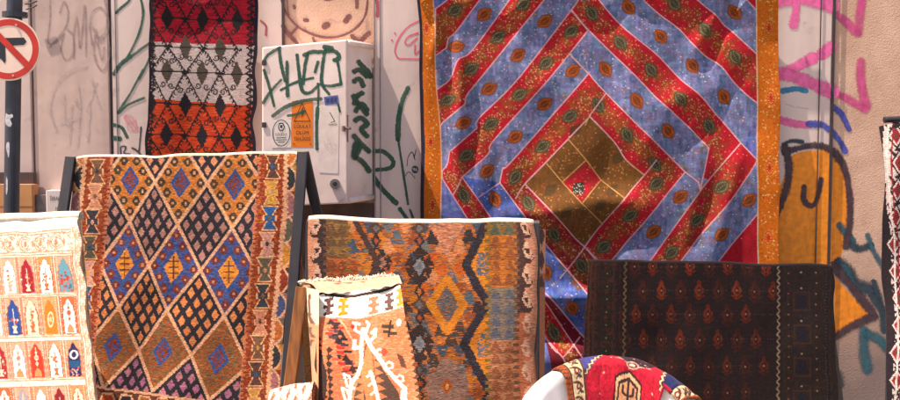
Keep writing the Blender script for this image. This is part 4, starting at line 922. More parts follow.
# segmented columns
def column(x0, x1, segs):
    for y0_, y1_, c, mc in segs:
        cv.rect(x0, y0_, x1, y1_, c); xm = (x0+x1)/2
        for yy in np.arange(y0_+6, y1_-2, 12.5):
            for x in (x0+(x1-x0)*.27, x0+(x1-x0)*.75): cv.poly([(x-6, yy+6), (x-3, yy-1), (x, yy-5), (x+3, yy-1), (x+6, yy+6)], mc)
            cv.line([(x0, yy+7), (x1, yy+7)], 1, tuple(np.array(mc)*.8), .3, .6)
        cv.pmottle([(x0, y0_), (x1, y0_), (x1, y1_), (x0, y1_)], [c, tuple(np.array(c)*.88), mc], run=9, rows=2, frac=.16)
column(488, 517, [(210, 234, (140, 104, 56), (86, 92, 76)), (234, 288, (196, 112, 46), (150, 84, 50)), (288, 340, (142, 122, 104), (100, 100, 112)), (340, 445, (200, 130, 92), (158, 92, 62))])
column(326, 348, [(210, 258, (160, 116, 62), (116, 84, 60)), (258, 296, (192, 100, 54), (142, 72, 44)), (296, 345, (120, 112, 104), (82, 84, 94)), (345, 445, (196, 118, 76), (140, 84, 60))])
for x in (488, 517, 348):
    for yy in np.arange(212, 440, 2.2): cv.line([(x-2.5, yy), (x+2.5, yy)], 1.1, (140, 104, 52), .2)
# salmon selvage borders with dark hooks
for (xi, xo, sg) in ((521, 540, 1), (322.5, 300, -1)):
    cv.rect(min(xi-sg*4, xo), 205, max(xi-sg*4, xo), 445, SA)
    for y0_, y1_, dk in ((214, 312, (84, 58, 54)), (312, 445, (196, 110, 76))) if sg > 0 else ((214, 290, (70, 52, 52)), (290, 445, (170, 96, 70))):
        for yy in np.arange(y0_, y1_, 24.5):
            e = min(yy+24.5, y1_)
            x0_ = xi-sg*4
            cv.poly([(x0_, yy), (x0_+sg*8, yy), (x0_+sg*16, yy+20), (x0_+sg*13, yy+24.5), (x0_, yy+24.5)], dk)
            cv.poly([(x0_+sg*5, yy+11.5), (x0_+sg*8, yy+3), (x0_+sg*10, yy+3), (x0_+sg*13.5, yy+12), (x0_+sg*14.5, yy+21), (x0_+sg*9.5, yy+20), (x0_+sg*6.5, yy+15)], (234, 178, 148)); cv.poly([(x0_+sg*7, yy+10.5), (x0_+sg*12, yy+10.5), (x0_+sg*10.6, yy+17), (x0_+sg*9, yy+14.5)], dk)
    for yy in np.arange(212, 440, 2.2): cv.line([(xi-sg*4-2.6, yy), (xi-sg*4+2.2, yy)], 1.1, (120, 80, 60), .2)
cv.fade(.04, (10, 10)); cv.streak(.08, 12, 2, .3)
Y2 = -1.35; pl2_ = plane(423, 220, Y2, 9)
d = smooth_noise(cv.ny, cv.nx, (4, 6))*.008+smooth_noise(cv.ny, cv.nx, (10, 9))*.0025-.022*np.exp(-(1-cv.u)*45)
t2 = empty('orange_kilim', (P(423, 220, Y2)[0], Y2, 0), 'orange and slate kilim with a salmon hooked edge, on the middle rack', 'rug', 'rugs on display along the wall')
sheet('rug_cloth', cv, pl2_, d, M_WOOL, t2, gain=.7, roll=.022, sag=.008, back=.8, rollcol=(253, 240, 220), selv=(226, 160, 130))  # cream rollcol paints the sunlit glint on this fold
# the turned-back side edge on the right
V = []; C = []
for i, v in enumerate(np.linspace(0, 1, 160)):
    a = Q(537.3, 223+v*200, pl2_)-pl2_[1]*.024; b_ = P(545.5-1.5*v, 224+v*200, Y2+.10-.1*v)
    for k in range(14):
        s_ = k/13; p = a*(1-s_)+b_*s_+np.array([.004*math.sin(s_*3), -.004*math.sin(s_*3), 0])
        if i < 6: p = p+np.array([0, 0, -.03*(1-i/6)**2])
        ys_ = (v*200) % 24.5; hook = abs(s_-.45)*26+abs(ys_-12) < 11
        V.append(p); C.append(lin((96, 64, 54) if hook and v < .32 else ((222, 156, 122) if v < .25 else (190, 120, 84)))*.8*(.94+.08*rng.random()))
mk('turned_edge', V, gridfaces(160, 14), M_WOOL, t2, col=np.array(C), smooth=True)
rk2 = rack('dark wooden A-frame rack hidden under the orange and slate kilim', P(311, 224, Y2+.03), P(535, 226, Y2+.03), P(309, 400, Y2-.1), P(534, 400, Y2-.08), P(316, 300, Y2+.35), P(538, 300, Y2+.35), M_BLACKWOOD)
#PART4
# ------------------------------------------------------------------ ivory rug of niches at the left
CR = (246, 222, 202); PK = (224, 160, 132); RU = (200, 100, 62); RD = (170, 44, 48)
def SH(x, yy): return (x+(yy-232)*.112, yy+(x-40)*-.03)      # the rug hangs a little askew
cv = Canvas([(-60, 226), (77, 221), (100, 432), (-60, 438)], 3.2, CR, q=(.7, .7))
def P_(pts): return [SH(*p) for p in pts]
def speck(x0, x1, y0, y1, n, cols, r=.9):
    for _ in range(n):
        p = SH(rng.uniform(x0, x1), rng.uniform(y0, y1)); cv.ell(p[0], p[1], r*(.6+rng.random()*.8), r*(.6+rng.random()*.8), cols[rng.integers(0, len(cols))], rng.random()*3, soft=.4, alpha=.8)
for yy in (230.5, 233, 251.5, 254): cv.line(P_([(-60, yy), (70.5, yy)]), 1.2, (206, 128, 98), .4, .85)
# band of floral scrolls along the top and down the right side
def scroll(cx, cy, rx, ry, c=(176, 112, 92)):
    q = SH(cx, cy)
    for k in range(2):
        pts = [(q[0]+rx*math.cos(a)*(1-.06*k*5), q[1]+ry*math.sin(a)*(1-.3*k)) for a in np.linspace(.7, 5.6, 18)]; cv.line(pts, .9, c, .4, .9)
    cv.leaf(q[0], q[1], ry*.55, 1.6, c, 1.57); cv.ell(q[0], q[1]-ry*.2, 1.3, 1.3, (206, 120, 90)); cv.line([(q[0]-rx*.5, q[1]+ry*.5), (q[0], q[1]), (q[0]+rx*.5, q[1]+ry*.5)], .9, (150, 150, 110), .4)
for x in np.arange(-50, 70, 15.2): scroll(x-2, 242.5, 6, 7.4); q = SH(x+5.6, 242.5); cv.dia(q[0], q[1], 1.6, 5, (208, 150, 120))
speck(-60, 70, 232, 252, 420, [(190, 124, 98), (214, 160, 130), (150, 140, 104), (236, 200, 170)], .8)
cv.line(P_([(70, 252), (70, 445)]), 1.3, (206, 128, 98)); cv.line(P_([(72.4, 228), (72.4, 445)]), .9, (216, 150, 120))
for yy in np.arange(236, 440, 14.5): scroll(77.4, yy, 4.2, 6.4, (200, 140, 112))
speck(70, 82, 228, 440, 160, [(214, 160, 130), (200, 150, 110)], .7)
speck(-60, 70, 254, 440, 900, [(222, 168, 142), (236, 200, 180), (206, 130, 100), (214, 180, 150)], .8)
def niche(cx, y0, w, h, bg, fill, style, acc):
    x0 = cx-w/2; cv.poly(P_([(x0, y0), (x0+w, y0), (x0+w, y0+h), (x0, y0+h)]), bg)
    for _ in range(26):
        p = SH(rng.uniform(x0+.5, x0+w-.5), rng.uniform(y0, y0+h)); cv.ell(p[0], p[1], .8, .8, acc, soft=.4, alpha=.6)
    for xx in (x0, x0+w): cv.line(P_([(xx, y0), (xx, y0+h)]), 1.1, (196, 104, 78), .4, .8)
    for xx in (x0+1.6, x0+w-1.6):
        for yy in np.arange(y0+1, y0+h, 2.6): p = SH(xx, yy); cv.ell(p[0], p[1], .5, .6, (240, 214, 190), soft=.3)
    cv.line(P_([(x0, y0), (x0+w, y0)]), 1.2, (206, 128, 98), .4, .8)
    a = w*.34; t = y0+2.2; b_ = y0+h-1
    arch = [(cx, t), (cx+a*.3, t+2), (cx+a*.45, t+5), (cx+a*.8, t+7), (cx+a*.8, t+11), (cx+a, t+13.5), (cx+a, b_), (cx-a, b_), (cx-a, t+13.5), (cx-a*.8, t+11), (cx-a*.8, t+7), (cx-a*.45, t+5), (cx-a*.3, t+2)]
    cv.poly(P_([(cx+(p[0]-cx)*1.22, t+b_-(t+b_)+p[1]+(0 if p[1] > t+1 else -1)) for p in arch]), tuple(np.array(acc)*.9)); cv.poly(P_(arch), fill)
    light = sum(fill) > 560
    g = acc if light else (240, 206, 180)
    if style == 0:      # vase with flowers
        cv.poly(P_([(cx-2.6, b_-2), (cx+2.6, b_-2), (cx+1, b_-5), (cx+2.8, b_-9), (cx-2.8, b_-9), (cx-1, b_-5)]), g)
        for _ in range(9): p = SH(cx+rng.normal()*2.2, b_-15+rng.normal()*4.6); cv.ell(p[0], p[1], 1.1, 1.1, [g, (196, 80, 60), (140, 130, 90)][rng.integers(0, 3)], soft=.4)
        cv.line(P_([(cx, b_-8), (cx, t+9)]), .8, g)
    elif style == 1:    # hanging lamp
        for yy, r in ((t+9, 1.2), (t+14, 2.2), (t+20, 1.4)): p = SH(cx, yy); cv.ell(p[0], p[1], r, r*1.2, g); cv.ell(p[0], p[1], r*.5, r*.5, (196, 86, 60))
        cv.line(P_([(cx, t+4), (cx, t+22)]), .7, g)
        cv.poly(P_([(cx-3.6, b_-1), (cx+3.6, b_-1), (cx+3, b_-6), (cx, b_-10), (cx-3, b_-6)]), (204, 140, 92))
    elif style == 2:    # blue urn
        p = SH(cx, t+12); cv.ell(p[0], p[1], a*.75, 4.6, (236, 226, 220)); cv.ell(p[0], p[1], a*.4, 3, fill)
        cv.poly(P_([(cx-a+.6, t+18), (cx+a-.6, t+18), (cx+a-.6, t+25), (cx-a+.6, t+25)]), (30, 80, 120))
        for _ in range(16): p = SH(cx+rng.uniform(-a, a)*.8, b_-4+rng.normal()*2.6); cv.ell(p[0], p[1], 1, .9, [(226, 170, 150), (196, 90, 80)][rng.integers(0, 2)], soft=.4)
    elif style == 3:    # bouquet
        for _ in range(26): p = SH(cx+rng.normal()*2.6, b_-11+rng.normal()*4); cv.ell(p[0], p[1], 1.3, 1.2, [(206, 66, 56), (224, 110, 80), (70, 110, 120), (180, 60, 60)][rng.integers(0, 4)], soft=.4)
    elif style == 4:    # oval medallion
        p = SH(cx, (t+b_)/2+3); cv.ell(p[0], p[1], 3, 8, (244, 214, 180)); cv.ell(p[0], p[1], 2, 6, fill); cv.ell(p[0], p[1], 1.1, 3, (236, 190, 150))
WH = (250, 238, 226); ORR = (212, 122, 44); BLUE = (38, 74, 142); NAV = (44, 44, 86); TEA = (96, 150, 166)
cols_x = [-50, -32, -14, 4.5, 22.5, 41, 60]
grid = [(256.5, 37, [(PK, WH, 1, RU), (RU, WH, 0, RU), (PK, RD, 0, RU), (PK, WH, 0, PK), (PK, (158, 34, 46), 0, (200, 120, 100)), ((222, 140, 82), WH, 0, RU), (PK, TEA, 3, (170, 130, 110))]),
        (297, 38, [(RU, WH, 1, RU), (PK, ORR, 4, RU), (PK, WH, 1, PK), (PK, BLUE, 0, (150, 90, 80)), ((228, 170, 140), (240, 206, 180), 0, RU), ((226, 150, 100), ORR, 4, (232, 180, 140)), ((208, 104, 64), WH, 1, (196, 90, 60))]),
        (341, 37, [(PK, NAV, 2, RU), (RU, WH, 1, RU), (PK, RD, 0, PK), (PK, WH, 1, (226, 140, 120)), (PK, (204, 60, 42), 1, (214, 110, 80)), ((224, 150, 110), WH, 0, RU), ((224, 150, 110), NAV, 2, (190, 110, 90))]),
        (386, 40, [(PK, WH, 1, RU), (PK, BLUE, 0, RU), (RU, WH, 1, RU), (PK, (160, 150, 158), 1, (200, 150, 140)), ((226, 150, 110), WH, 3, (206, 120, 90)), (PK, (140, 36, 44), 0, (206, 120, 90)), ((222, 140, 92), (248, 220, 190), 1, RU)])]
for y0, h, row in grid:
    for cx, (bg, fill, st, acc) in zip(cols_x, row): niche(cx, y0, 17, h, bg, fill, st, acc)
    cv.line(P_([(-60, y0+h+1.6), (70, y0+h+1.6)]), 1.2, (210, 136, 106), .4, .85)
cv.streak(.02, 4, 2, .4)
Y0 = -1.9; pl0 = plane(10, 224, Y0, 26)
d = smooth_noise(cv.ny, cv.nx, (4, 4))*.004
t0 = empty('niche_rug', (P(10, 224, Y0)[0], Y0, 0), 'bright ivory rug with rows of small coloured niches, at the left edge', 'rug', 'rugs on display along the wall')
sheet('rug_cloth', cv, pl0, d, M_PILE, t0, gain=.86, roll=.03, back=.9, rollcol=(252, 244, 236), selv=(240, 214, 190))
# loose folded warp end lying along the top edge
V = []; 
for i, x in enumerate(np.linspace(-60, 77.6, 150)):
    c = Q(x, 225.2-.036*(x+60), pl0)+np.array([0, .045, .014]); r1 = .021+.0012*math.sin(i*.11)+.0006*rng.random()
    for k in range(8): a = k*math.pi/4; V.append(c+np.array([0, 1.6*r1*math.cos(a), r1*math.sin(a)]))
Fc = np.array([(i*8+k, i*8+(k+1) % 8, (i+1)*8+(k+1) % 8, (i+1)*8+k) for i in range(149) for k in range(8)])
mk('folded_edge', V, Fc, M_FRINGE, t0, smooth=True)
rack('dark rack hidden under the ivory niche rug at the left edge', P(-58, 230, Y0+.05), P(64, 228, Y0+.05), P(-58, 400, Y0-.1), P(76, 400, Y0-.1), P(-58, 300, Y0+.5), P(62, 300, Y0+.5), M_BLACKWOOD)
# narrow yellowish batten standing between the ivory rug and the diamond kilim
o = MB().beam(P(92.5, 386, -1.55), ext0(P(92.5, 386, -1.55), P(96, 440, -1.6)), .016, .02).build('wooden_batten', M_WOOD); tag(o, 'short yellowish wooden stick at the lower right corner of the ivory rug', 'stick')

# ------------------------------------------------------------------ small salmon kilim with cream band, in front of the middle rack
SAL = (240, 124, 80); WHT = (252, 240, 226); KB = (70, 50, 46)
cv = Canvas([(318.5, 293), (402, 283), (424, 436), (318, 442)], 3.6, SAL, q=(.6, .8), jitter=.25)
cv.pmottle([(310, 280), (430, 280), (430, 450), (310, 450)], [(228, 126, 88), (242, 150, 110), (232, 140, 104)], run=14, rows=4, frac=.5)
# dark and red smear of dye on the left
for _ in range(42):
    t_ = rng.random(); x, yy = 334+t_*16+rng.normal()*3.2, 322+t_*52+rng.normal()*4
    c = [(206, 60, 54), (64, 50, 52), (222, 90, 70), (84, 66, 74), (60, 50, 46)][rng.integers(0, 5)]
    cv.poly([(x-4, yy-1.4), (x+4, yy-1), (x+3, yy+1.6), (x-3, yy+1.4)], c)
for x, yy in ((331, 322), (336, 327), (341, 333), (344, 338), (339, 341), (349, 362), (346, 358), (352, 368)): cv.poly([(x-4, yy+3), (x, yy-4), (x+4, yy+3)], (62, 46, 44))
# serrated dark edge figures
for xa, xb, ya, yb, sg in ((320, 329, 340, 440, 1), (404, 419, 320, 440, -1)):
    for yy in np.arange(ya, yb, 6.4):
        x = xa+(xb-xa)*(yy-ya)/(yb-ya); x += 0 if sg > 0 else 4; cv.poly([(x-sg*6, yy-3.4), (x, yy-3.4), (x+sg*3.6, yy), (x, yy+1.5), (x-sg*6, yy+1.5)], (98, 70, 54) if sg < 0 else (70, 54, 48))
cv.poly([(318, 345), (324, 352), (328, 372), (326, 396), (322, 442), (316, 442)], (72, 52, 46))
for yy in np.arange(350, 440, 7): cv.poly([(330, yy-3), (334, yy), (330, yy+5), (328, yy)], (74, 54, 48))
# brown blocks inside the white arch
cv.poly([(364, 342), (380, 364), (398, 392), (408, 436), (346, 436), (354, 396), (362, 366)], (96, 70, 58))
cv.poly([(366, 342), (372, 354), (376, 380), (386, 436), (374, 436), (366, 396), (361, 372)], SAL)
for yy in np.arange(348, 436, 8):
    k = (yy-348)/88; cv.poly([(372+14*k, yy-3.6), (380+14*k, yy+1), (372+14*k, yy+4.4)], SAL); cv.poly([(362+4*k, yy-3.6), (354+0*k, yy+1), (362+4*k, yy+4.4)], SAL)
cv.line([(371, 372), (376, 386), (380, 404), (386, 436)], 3.6, WHT, .2)
for yy in np.arange(374, 430, 9): cv.line([(371+(yy-372)*.24, yy), (367+(yy-372)*.24, yy+3)], 2, WHT, .2)
# white arch with hooks
L_ = [(362, 328), (360, 345), (361, 362), (358, 374), (351, 384), (349, 402), (344, 436)]; R_ = [(364, 334), (370, 346), (378, 356), (386, 368), (396, 380), (404, 388), (404, 410), (410, 436)]
cv.line(L_, 3.8, WHT, .3); cv.line(R_, 4.2, WHT, .3)
cv.line([(356, 345), (352, 340), (346, 328), (340, 320)], 1.4, (240, 190, 150), .3)
def hook(x, yy, sg, s=1.0, fl=1):
    cv.line([(x, yy), (x+sg*5*s, yy-4*s*fl), (x+sg*9*s, yy-2*s*fl), (x+sg*9.5*s, yy+3*s*fl), (x+sg*6*s, yy+4*s*fl)], 2.6*s, WHT, .3)
cv.line([(362, 333), (355, 330), (353, 322), (358, 323)], 3.2, WHT, .3); cv.line([(364, 333), (368, 324), (366, 321)], 3.2, WHT, .3)
cv.line([(360, 346), (353, 348), (354, 340)], 3.6, WHT, .3); cv.line([(368, 342), (374, 336), (375, 329), (371, 332)], 3.4, WHT, .3)
for (x, yy) in ((375, 352), (385, 365), (395, 378)): hook(x, yy, 1, .8)
for (x, yy) in ((350, 384), (348, 398), (345, 412)): cv.line([(x+4, yy+4), (x-3, yy+2), (x-6, yy-10), (x-1, yy-8), (x+1, yy-2)], 2.6, WHT, .3)
cv.line([(403, 392), (402, 410)], 6, WHT, .3)
# right-hand small figures
for p in ((386, 331), (390, 326), (393, 333), (385, 326)): cv.poly([(p[0]-4, p[1]-1.6), (p[0]+4, p[1]-1.6), (p[0]+3, p[1]+1.8), (p[0]-3, p[1]+1.8)], (84, 60, 40))
cv.line([(390, 320), (388, 336)], 2.2, (64, 50, 44), .2); cv.ell(399, 322, 3, 3.6, WHT); cv.poly([(396, 352), (402, 356), (406, 368), (400, 366)], (110, 70, 52)); cv.ell(384, 352, 3, 4, (206, 80, 60)); cv.ell(352, 326, 2, 2, (206, 60, 60))
# cream band of stepped figures under a dark cord
cv.poly([(314, 290), (404, 280), (408, 306), (360, 318), (318, 317)], WHT)
def hfig(cx, cy, c, s=1.0):
    for dx, dy, w_, h_ in ((0, -7, 9, 3.6), (0, 0, 4, 14), (0, 7.4, 9, 3.6), (0, 0, 10.5, 3.6)): cv.poly([(cx+s*(dx-w_/2)+dy*.0, cy+s*(dy-h_/2)+1), (cx+s*(dx+w_/2), cy+s*(dy-h_/2)-1), (cx+s*(dx+w_/2), cy+s*(dy+h_/2)-1), (cx+s*(dx-w_/2), cy+s*(dy+h_/2)+1)], c)
hfig(328, 306, (96, 62, 58)); hfig(342.5, 306, (226, 140, 40)); hfig(373, 304, (222, 134, 100)); hfig(388.5, 300, (110, 80, 76)); hfig(401.5, 296, (232, 160, 70))
cv.line([(318, 317), (340, 319), (360, 318), (385, 312), (406, 305)], 1.4, (222, 150, 120), .3)
cv.line([(325, 293.5), (340, 295.5), (356, 294), (380, 289), (400, 282.5)], 3.2, (60, 46, 46), .4)
cv.streak(.03, 6, 3, .3)
Y4 = -1.95; pl4 = plane(360, 292, Y4, 20, -9)
t4 = empty('salmon_kilim', (P(360, 292, Y4)[0], Y4, 0), 'small salmon kilim with white hooks and a cream fringe, before the orange kilim', 'rug', 'rugs on display along the wall')
d = smooth_noise(cv.ny, cv.nx, (4, 5))*.011+.012*np.sin(cv.u*11+cv.v*2)*np.clip(cv.v*2, 0, 1)
top_sag = -.02*np.sin(np.clip(cv.u, 0, 1)*math.pi)*np.exp(-cv.v*10)
Vtmp = None
sheet('rug_cloth', cv, pl4, d+top_sag, M_WOOL, t4, gain=.92, selv=(230, 180, 150))
# cream reverse folded back over the top, running to the fringe
V = []; C = []; nj = 40; ni = 120
fe = [Q(318.5+83.5*u, 293-10*u+2.4*math.sin(u*math.pi), pl4)+pl4[1]*(-.02*math.sin(u*math.pi)) for u in np.linspace(0, 1, ni)]
be = [P(301+94*u, 283.5-5.5*u+.8*math.sin(u*21), Y4+.2) for u in np.linspace(0, 1, ni)]
for j in range(nj):
    s_ = j/(nj-1)
    for i in range(ni):
        p = fe[i]*(1-s_)+be[i]*s_; p = p+np.array([0, 0, .022*math.sin(s_*math.pi)*(1-.5*math.sin(i/ni*math.pi))+.003*math.sin(i*.35+j*.2)]); V.append(p)
        C.append(lin((194, 156, 128) if s_ > .12 else (206, 170, 142))*(.9+.1*rng.random()))
mk('folded_back_end', V, gridfaces(nj, ni), M_WOOL, t4, col=np.clip(np.array(C), 0, .82), smooth=True)
fringe('fringe', [b_+np.array([0, 0, .002]) for b_ in be], M_FRINGE, t4, ln=.013, drop=(0, .2, .5), r=.0034, spread=.006, per=6)
# left flank: back leaf and turned edge hanging beside the rack leg
V = []; C = []
for i, v in enumerate(np.linspace(0, 1, 90)):
    a = P(319-1*v, 290+152*v, Y4-.005-.22*v); b_ = P(303+14*v**.7, 285+160*v, Y4+.17-.22*v)
    for k in range(16):
        s_ = k/15; V.append(a*(1-s_)+b_*s_+np.array([-.012*math.sin(s_*math.pi), 0, 0]))
        yy = 290+152*v; dk = (312 < yy < 348 and abs(s_-.5+.12*math.sin(yy*.45)) < .2 and (yy % 13) > 3) or (296 < yy < 322 and abs(s_-.55+((yy-309)/22)**2*.4) < .09)
        C.append(lin((120, 70, 54) if dk else ((244, 216, 180) if yy < 325 else (214, 150, 110)))*(.85+.15*rng.random()))
mk('turned_edge', V, gridfaces(90, 16), M_WOOL, t4, col=np.array(C), smooth=True)
V = []; C = []
for i, v in enumerate(np.linspace(0, 1, 60)):
    a = P(301+6*v, 285+150*v, Y4+.19); b_ = P(392, 280+150*v, Y4+.21)
    for k in range(20): s_ = k/19; V.append(a*(1-s_)+b_*s_); C.append(lin((112, 76, 44))*(.85+.2*rng.random()))
mk('back_leaf', V, gridfaces(60, 20), M_WOOL, t4, col=np.array(C), smooth=True)
t5 = empty('display_rack', (P(300, 290, Y4)[0], Y4+.1, 0), 'small varnished pine rack under the salmon kilim', 'rack', 'racks holding rugs')
MB().beam(P(302, 287, Y4+.12), ext0(P(302, 287, Y4+.12), P(288, 400, Y4+.06)), .05, .03).build('front_leg', M_WOOD, t5)
MB().beam(P(306, 287, Y4+.15), ext0(P(306, 287, Y4+.15), P(322, 400, Y4+.3)), .035, .025).build('back_leg', M_WOOD, t5)
MB().beam(P(393, 284, Y4+.16), ext0(P(393, 284, Y4+.16), P(404, 400, Y4+.1)), .035, .025).build('front_leg', M_WOOD, t5)
MB().tube([P(304, 288, Y4+.13), P(394, 283, Y4+.13)], .014, 12).build('top_rail', M_WOOD, t5)
# small pile: rolled rug at the bottom between the racks
yr = -2.1; c0, c1 = P(271, 404, yr+.12), P(314, 397, yr-.02)
V = []; C = []; ns, nr = 40, 60
for i in range(ns):
    c = c0+(c1-c0)*i/(ns-1)
    for k in range(nr):
        a = 2*math.pi*k/nr; r_ = .062*(1+.04*math.sin(3*a+i*.2)); V.append(c+np.array([0, r_*1.25*math.cos(a), r_*math.sin(a)]))
        w_ = math.sin(i*.9+2*math.sin(a*2))+math.sin(a*5+i*.5)+.5*rng.normal(); C.append(lin((240, 214, 200) if w_ < .5 else ((214, 150, 120) if w_ < 1.1 else (170, 92, 66)))*.85)
t6 = empty('rolled_rug', ((c0[0]+c1[0])/2, yr, 0), 'rolled pale rug with rust pattern on a stack between the two racks', 'rolled rug')
Fc = np.array([(i*nr+k, i*nr+(k+1) % nr, (i+1)*nr+(k+1) % nr, (i+1)*nr+k) for i in range(ns-1) for k in range(nr)])
mk('roll', V, Fc, M_PILE, t6, col=np.array(C), smooth=True)
V = [c1+np.array([.001, 0, 0])]; Fc = []; C = [lin((150, 90, 60))]
sp = MB()
for i in range(90):
    a = i*.28; r_ = .004+.0006*i
    sp.add([c1+np.array([.002, r_*1.2*math.cos(a), r_*math.sin(a)]), c1+np.array([.002, r_*1.2*math.cos(a+.28), r_*math.sin(a+.28)]), c1+np.array([.002, (r_+.006)*1.2*math.cos(a+.28), (r_+.006)*math.sin(a+.28)]), c1+np.array([.002, (r_+.006)*1.2*math.cos(a), (r_+.006)*math.sin(a)])], [(0, 1, 2, 3)])
sp.build('roll_end', mat('rust_wool', (196, 130, 96), (150, 84, 62), scale=60, rough=.95), t6)
st = MB().box((min(c0[0], c1[0])-.02, yr-.02, 0), (max(c0[0], c1[0])+.02, yr+.22, c1[2]-.062), .01).build('wooden_stool', mat('dark_stool_wood', (70, 52, 44), (48, 36, 32), scale=10, rough=.6)); tag(st, 'dark wooden crate under the rolled rug between the racks', 'crate')

# ------------------------------------------------------------------ dark tribal carpet at the right
cv = Canvas([(587, 261), (834, 265.5), (838, 432), (583, 432)], 3.0, (56, 36, 38), q=(.6, .6))
cv.pmottle([(580, 255), (845, 255), (845, 440), (580, 440)], [(46, 34, 40), (64, 40, 42), (50, 38, 38)], run=16, rows=3, frac=.5)
OR3, MR3 = (216, 78, 40), (112, 56, 50)
def totem(x, yy, c, s=1.0):
    D2 = (52, 36, 40); c = tuple(np.array(c)*.86)
    cv.poly([(x-3*s, yy-9*s), (x, yy-12*s), (x+3*s, yy-9*s), (x+2*s, yy-7*s), (x-2*s, yy-7*s)], tuple(np.array(c)*.9))
    cv.poly([(x-2*s, yy-7*s), (x+2*s, yy-7*s), (x+5.4*s, yy-1.6*s), (x+5.4*s, yy+1.6*s), (x+2*s, yy+7*s), (x-2*s, yy+7*s), (x-5.4*s, yy+1.6*s), (x-5.4*s, yy-1.6*s)], c)
    cv.poly([(x, yy-5*s), (x+2.2*s, yy), (x, yy+5*s), (x-2.2*s, yy)], D2); cv.ell(x, yy, .9, 1.2, (206, 130, 90), soft=.4)
    cv.poly([(x-3.6*s, yy+8*s), (x+3.6*s, yy+8*s), (x+2*s, yy+11*s), (x-2*s, yy+11*s)], tuple(np.array(c)*.85)); cv.line([(x-5.5*s, yy+6*s), (x-3*s, yy+7.5*s)], 1.2, c, .4); cv.line([(x+5.5*s, yy+6*s), (x+3*s, yy+7.5*s)], 1.2, c, .4)
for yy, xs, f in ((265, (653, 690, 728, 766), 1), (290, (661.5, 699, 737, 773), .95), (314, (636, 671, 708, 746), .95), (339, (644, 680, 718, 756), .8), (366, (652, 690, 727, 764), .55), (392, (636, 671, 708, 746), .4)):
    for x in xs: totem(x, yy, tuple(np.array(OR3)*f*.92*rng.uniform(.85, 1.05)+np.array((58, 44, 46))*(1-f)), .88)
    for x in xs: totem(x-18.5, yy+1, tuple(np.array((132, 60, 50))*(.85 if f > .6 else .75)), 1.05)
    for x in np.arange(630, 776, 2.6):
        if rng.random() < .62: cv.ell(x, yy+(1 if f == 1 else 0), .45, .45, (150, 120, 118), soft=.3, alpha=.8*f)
for x in np.arange(628, 778, 9.2): cv.line([(x, 255), (x, 440)], 1.2, (38, 33, 38), .6, .5)
for _ in range(900):
    x, yy = rng.uniform(626, 776), rng.uniform(258, 436); cv.ell(x, yy, 1.4, .7, [(70, 50, 50), (40, 34, 40), (84, 56, 50)][rng.integers(0, 3)], soft=.5, alpha=.4)
# left border
cv.poly([(580, 255), (620, 255), (619, 440), (578, 440)], (72, 46, 44))
for _ in range(900):
    x, yy = rng.uniform(584, 620), rng.uniform(258, 436); cv.ell(x, yy, 2.4, .9, [(96, 54, 46), (56, 40, 42), (110, 66, 54), (48, 38, 42)][rng.integers(0, 4)], 1.57 if rng.random() < .5 else 0, soft=.6, alpha=.7)
for x, c in ((589.5, (120, 66, 52)), (594, (100, 60, 50)), (600, (60, 42, 42)), (613, (104, 60, 50)), (618, (50, 38, 42))):
    for yy in np.arange(258, 440, 5.2): cv.line([(x, yy), (x-.5, yy+3.2)], 2.2, c, .5, .8)
for yy in np.arange(273, 440, 13): cv.ell(606.5, yy, .8, .8, (200, 160, 120), soft=.4); cv.poly([(600, yy-3), (613, yy-3), (613, yy+3), (600, yy+3)], (58, 52, 44)); cv.ell(606.5, yy, .8, .8, (200, 160, 120), soft=.4)
# twisted cord stripes
def cord(xf, y0, y1, c1=(150, 118, 94), c2=(86, 60, 52)):
    cv.line([(xf(y0), y0), (xf(y1), y1)], 5, (44, 36, 40), .4)
    for k, yy in enumerate(np.arange(y0, y1, 3.4)):
        x = xf(yy); sg = 1 if k % 2 else -1
        cv.line([(x-sg*1.1, yy-1.5), (x+sg*1.1, yy+1.1)], 1.3+.5*rng.random(), tuple(np.array(c1)*rng.uniform(.8, 1.1)), .4); cv.line([(x+sg*1.7, yy-1), (x+sg*2, yy+1)], .9, c2, .4)
cord(lambda q: 625-(q-262)*.008, 258, 440, (150, 112, 84)); cord(lambda q: 778.5-(q-262)*.002, 258, 440, (190, 158, 134))
# right border with white knots
cv.poly([(781.5, 255), (845, 255), (845, 440), (781.5, 440)], (60, 46, 44))
for _ in range(1300):
    x, yy = rng.uniform(782, 838), rng.uniform(258, 440); cv.ell(x, yy, 2.2, .8, [(50, 40, 40), (72, 52, 48), (46, 40, 44), (84, 58, 50)][rng.integers(0, 4)], 1.57 if rng.random() < .5 else 0, soft=.6, alpha=.55)
for x, r, st, c in ((788.5, .9, 10.6, (190, 110, 84)), (801.5, 1.0, 16.4, (206, 186, 170)), (816.5, .9, 10.8, (196, 140, 116))):
    for yy in np.arange(272 if x != 801.5 else 271.5, 440, st): cv.ell(x, yy, r, r, c, soft=.4)
for yy in np.arange(288, 440, 33):
    for a, b_ in (((794, yy+4), (810, yy+4)), ((794, yy+22), (810, yy+22)), ((794, yy+4), (794, yy+22)), ((810, yy+4), (810, yy+22))): cv.line([a, b_], 1.8, (96, 62, 54), .6, .7)
    cv.rect(797.5, yy+7, 806.5, yy+19, (48, 42, 58))
cv.line([(826, 258), (828.5, 440)], 1.4, (40, 34, 40), .5)
for yy in np.arange(268, 440, 3.2): cv.ell(826.5+rng.normal()*.4, yy, .5, .8, (150, 126, 118), soft=.4, alpha=.6); cv.ell(830.5, yy, .6, .9, (100, 82, 84), soft=.4, alpha=.4)
cv.streak(.06, 4, 2, .3)
Y3 = -.62; pl3 = plane(710, 263, Y3, 2)
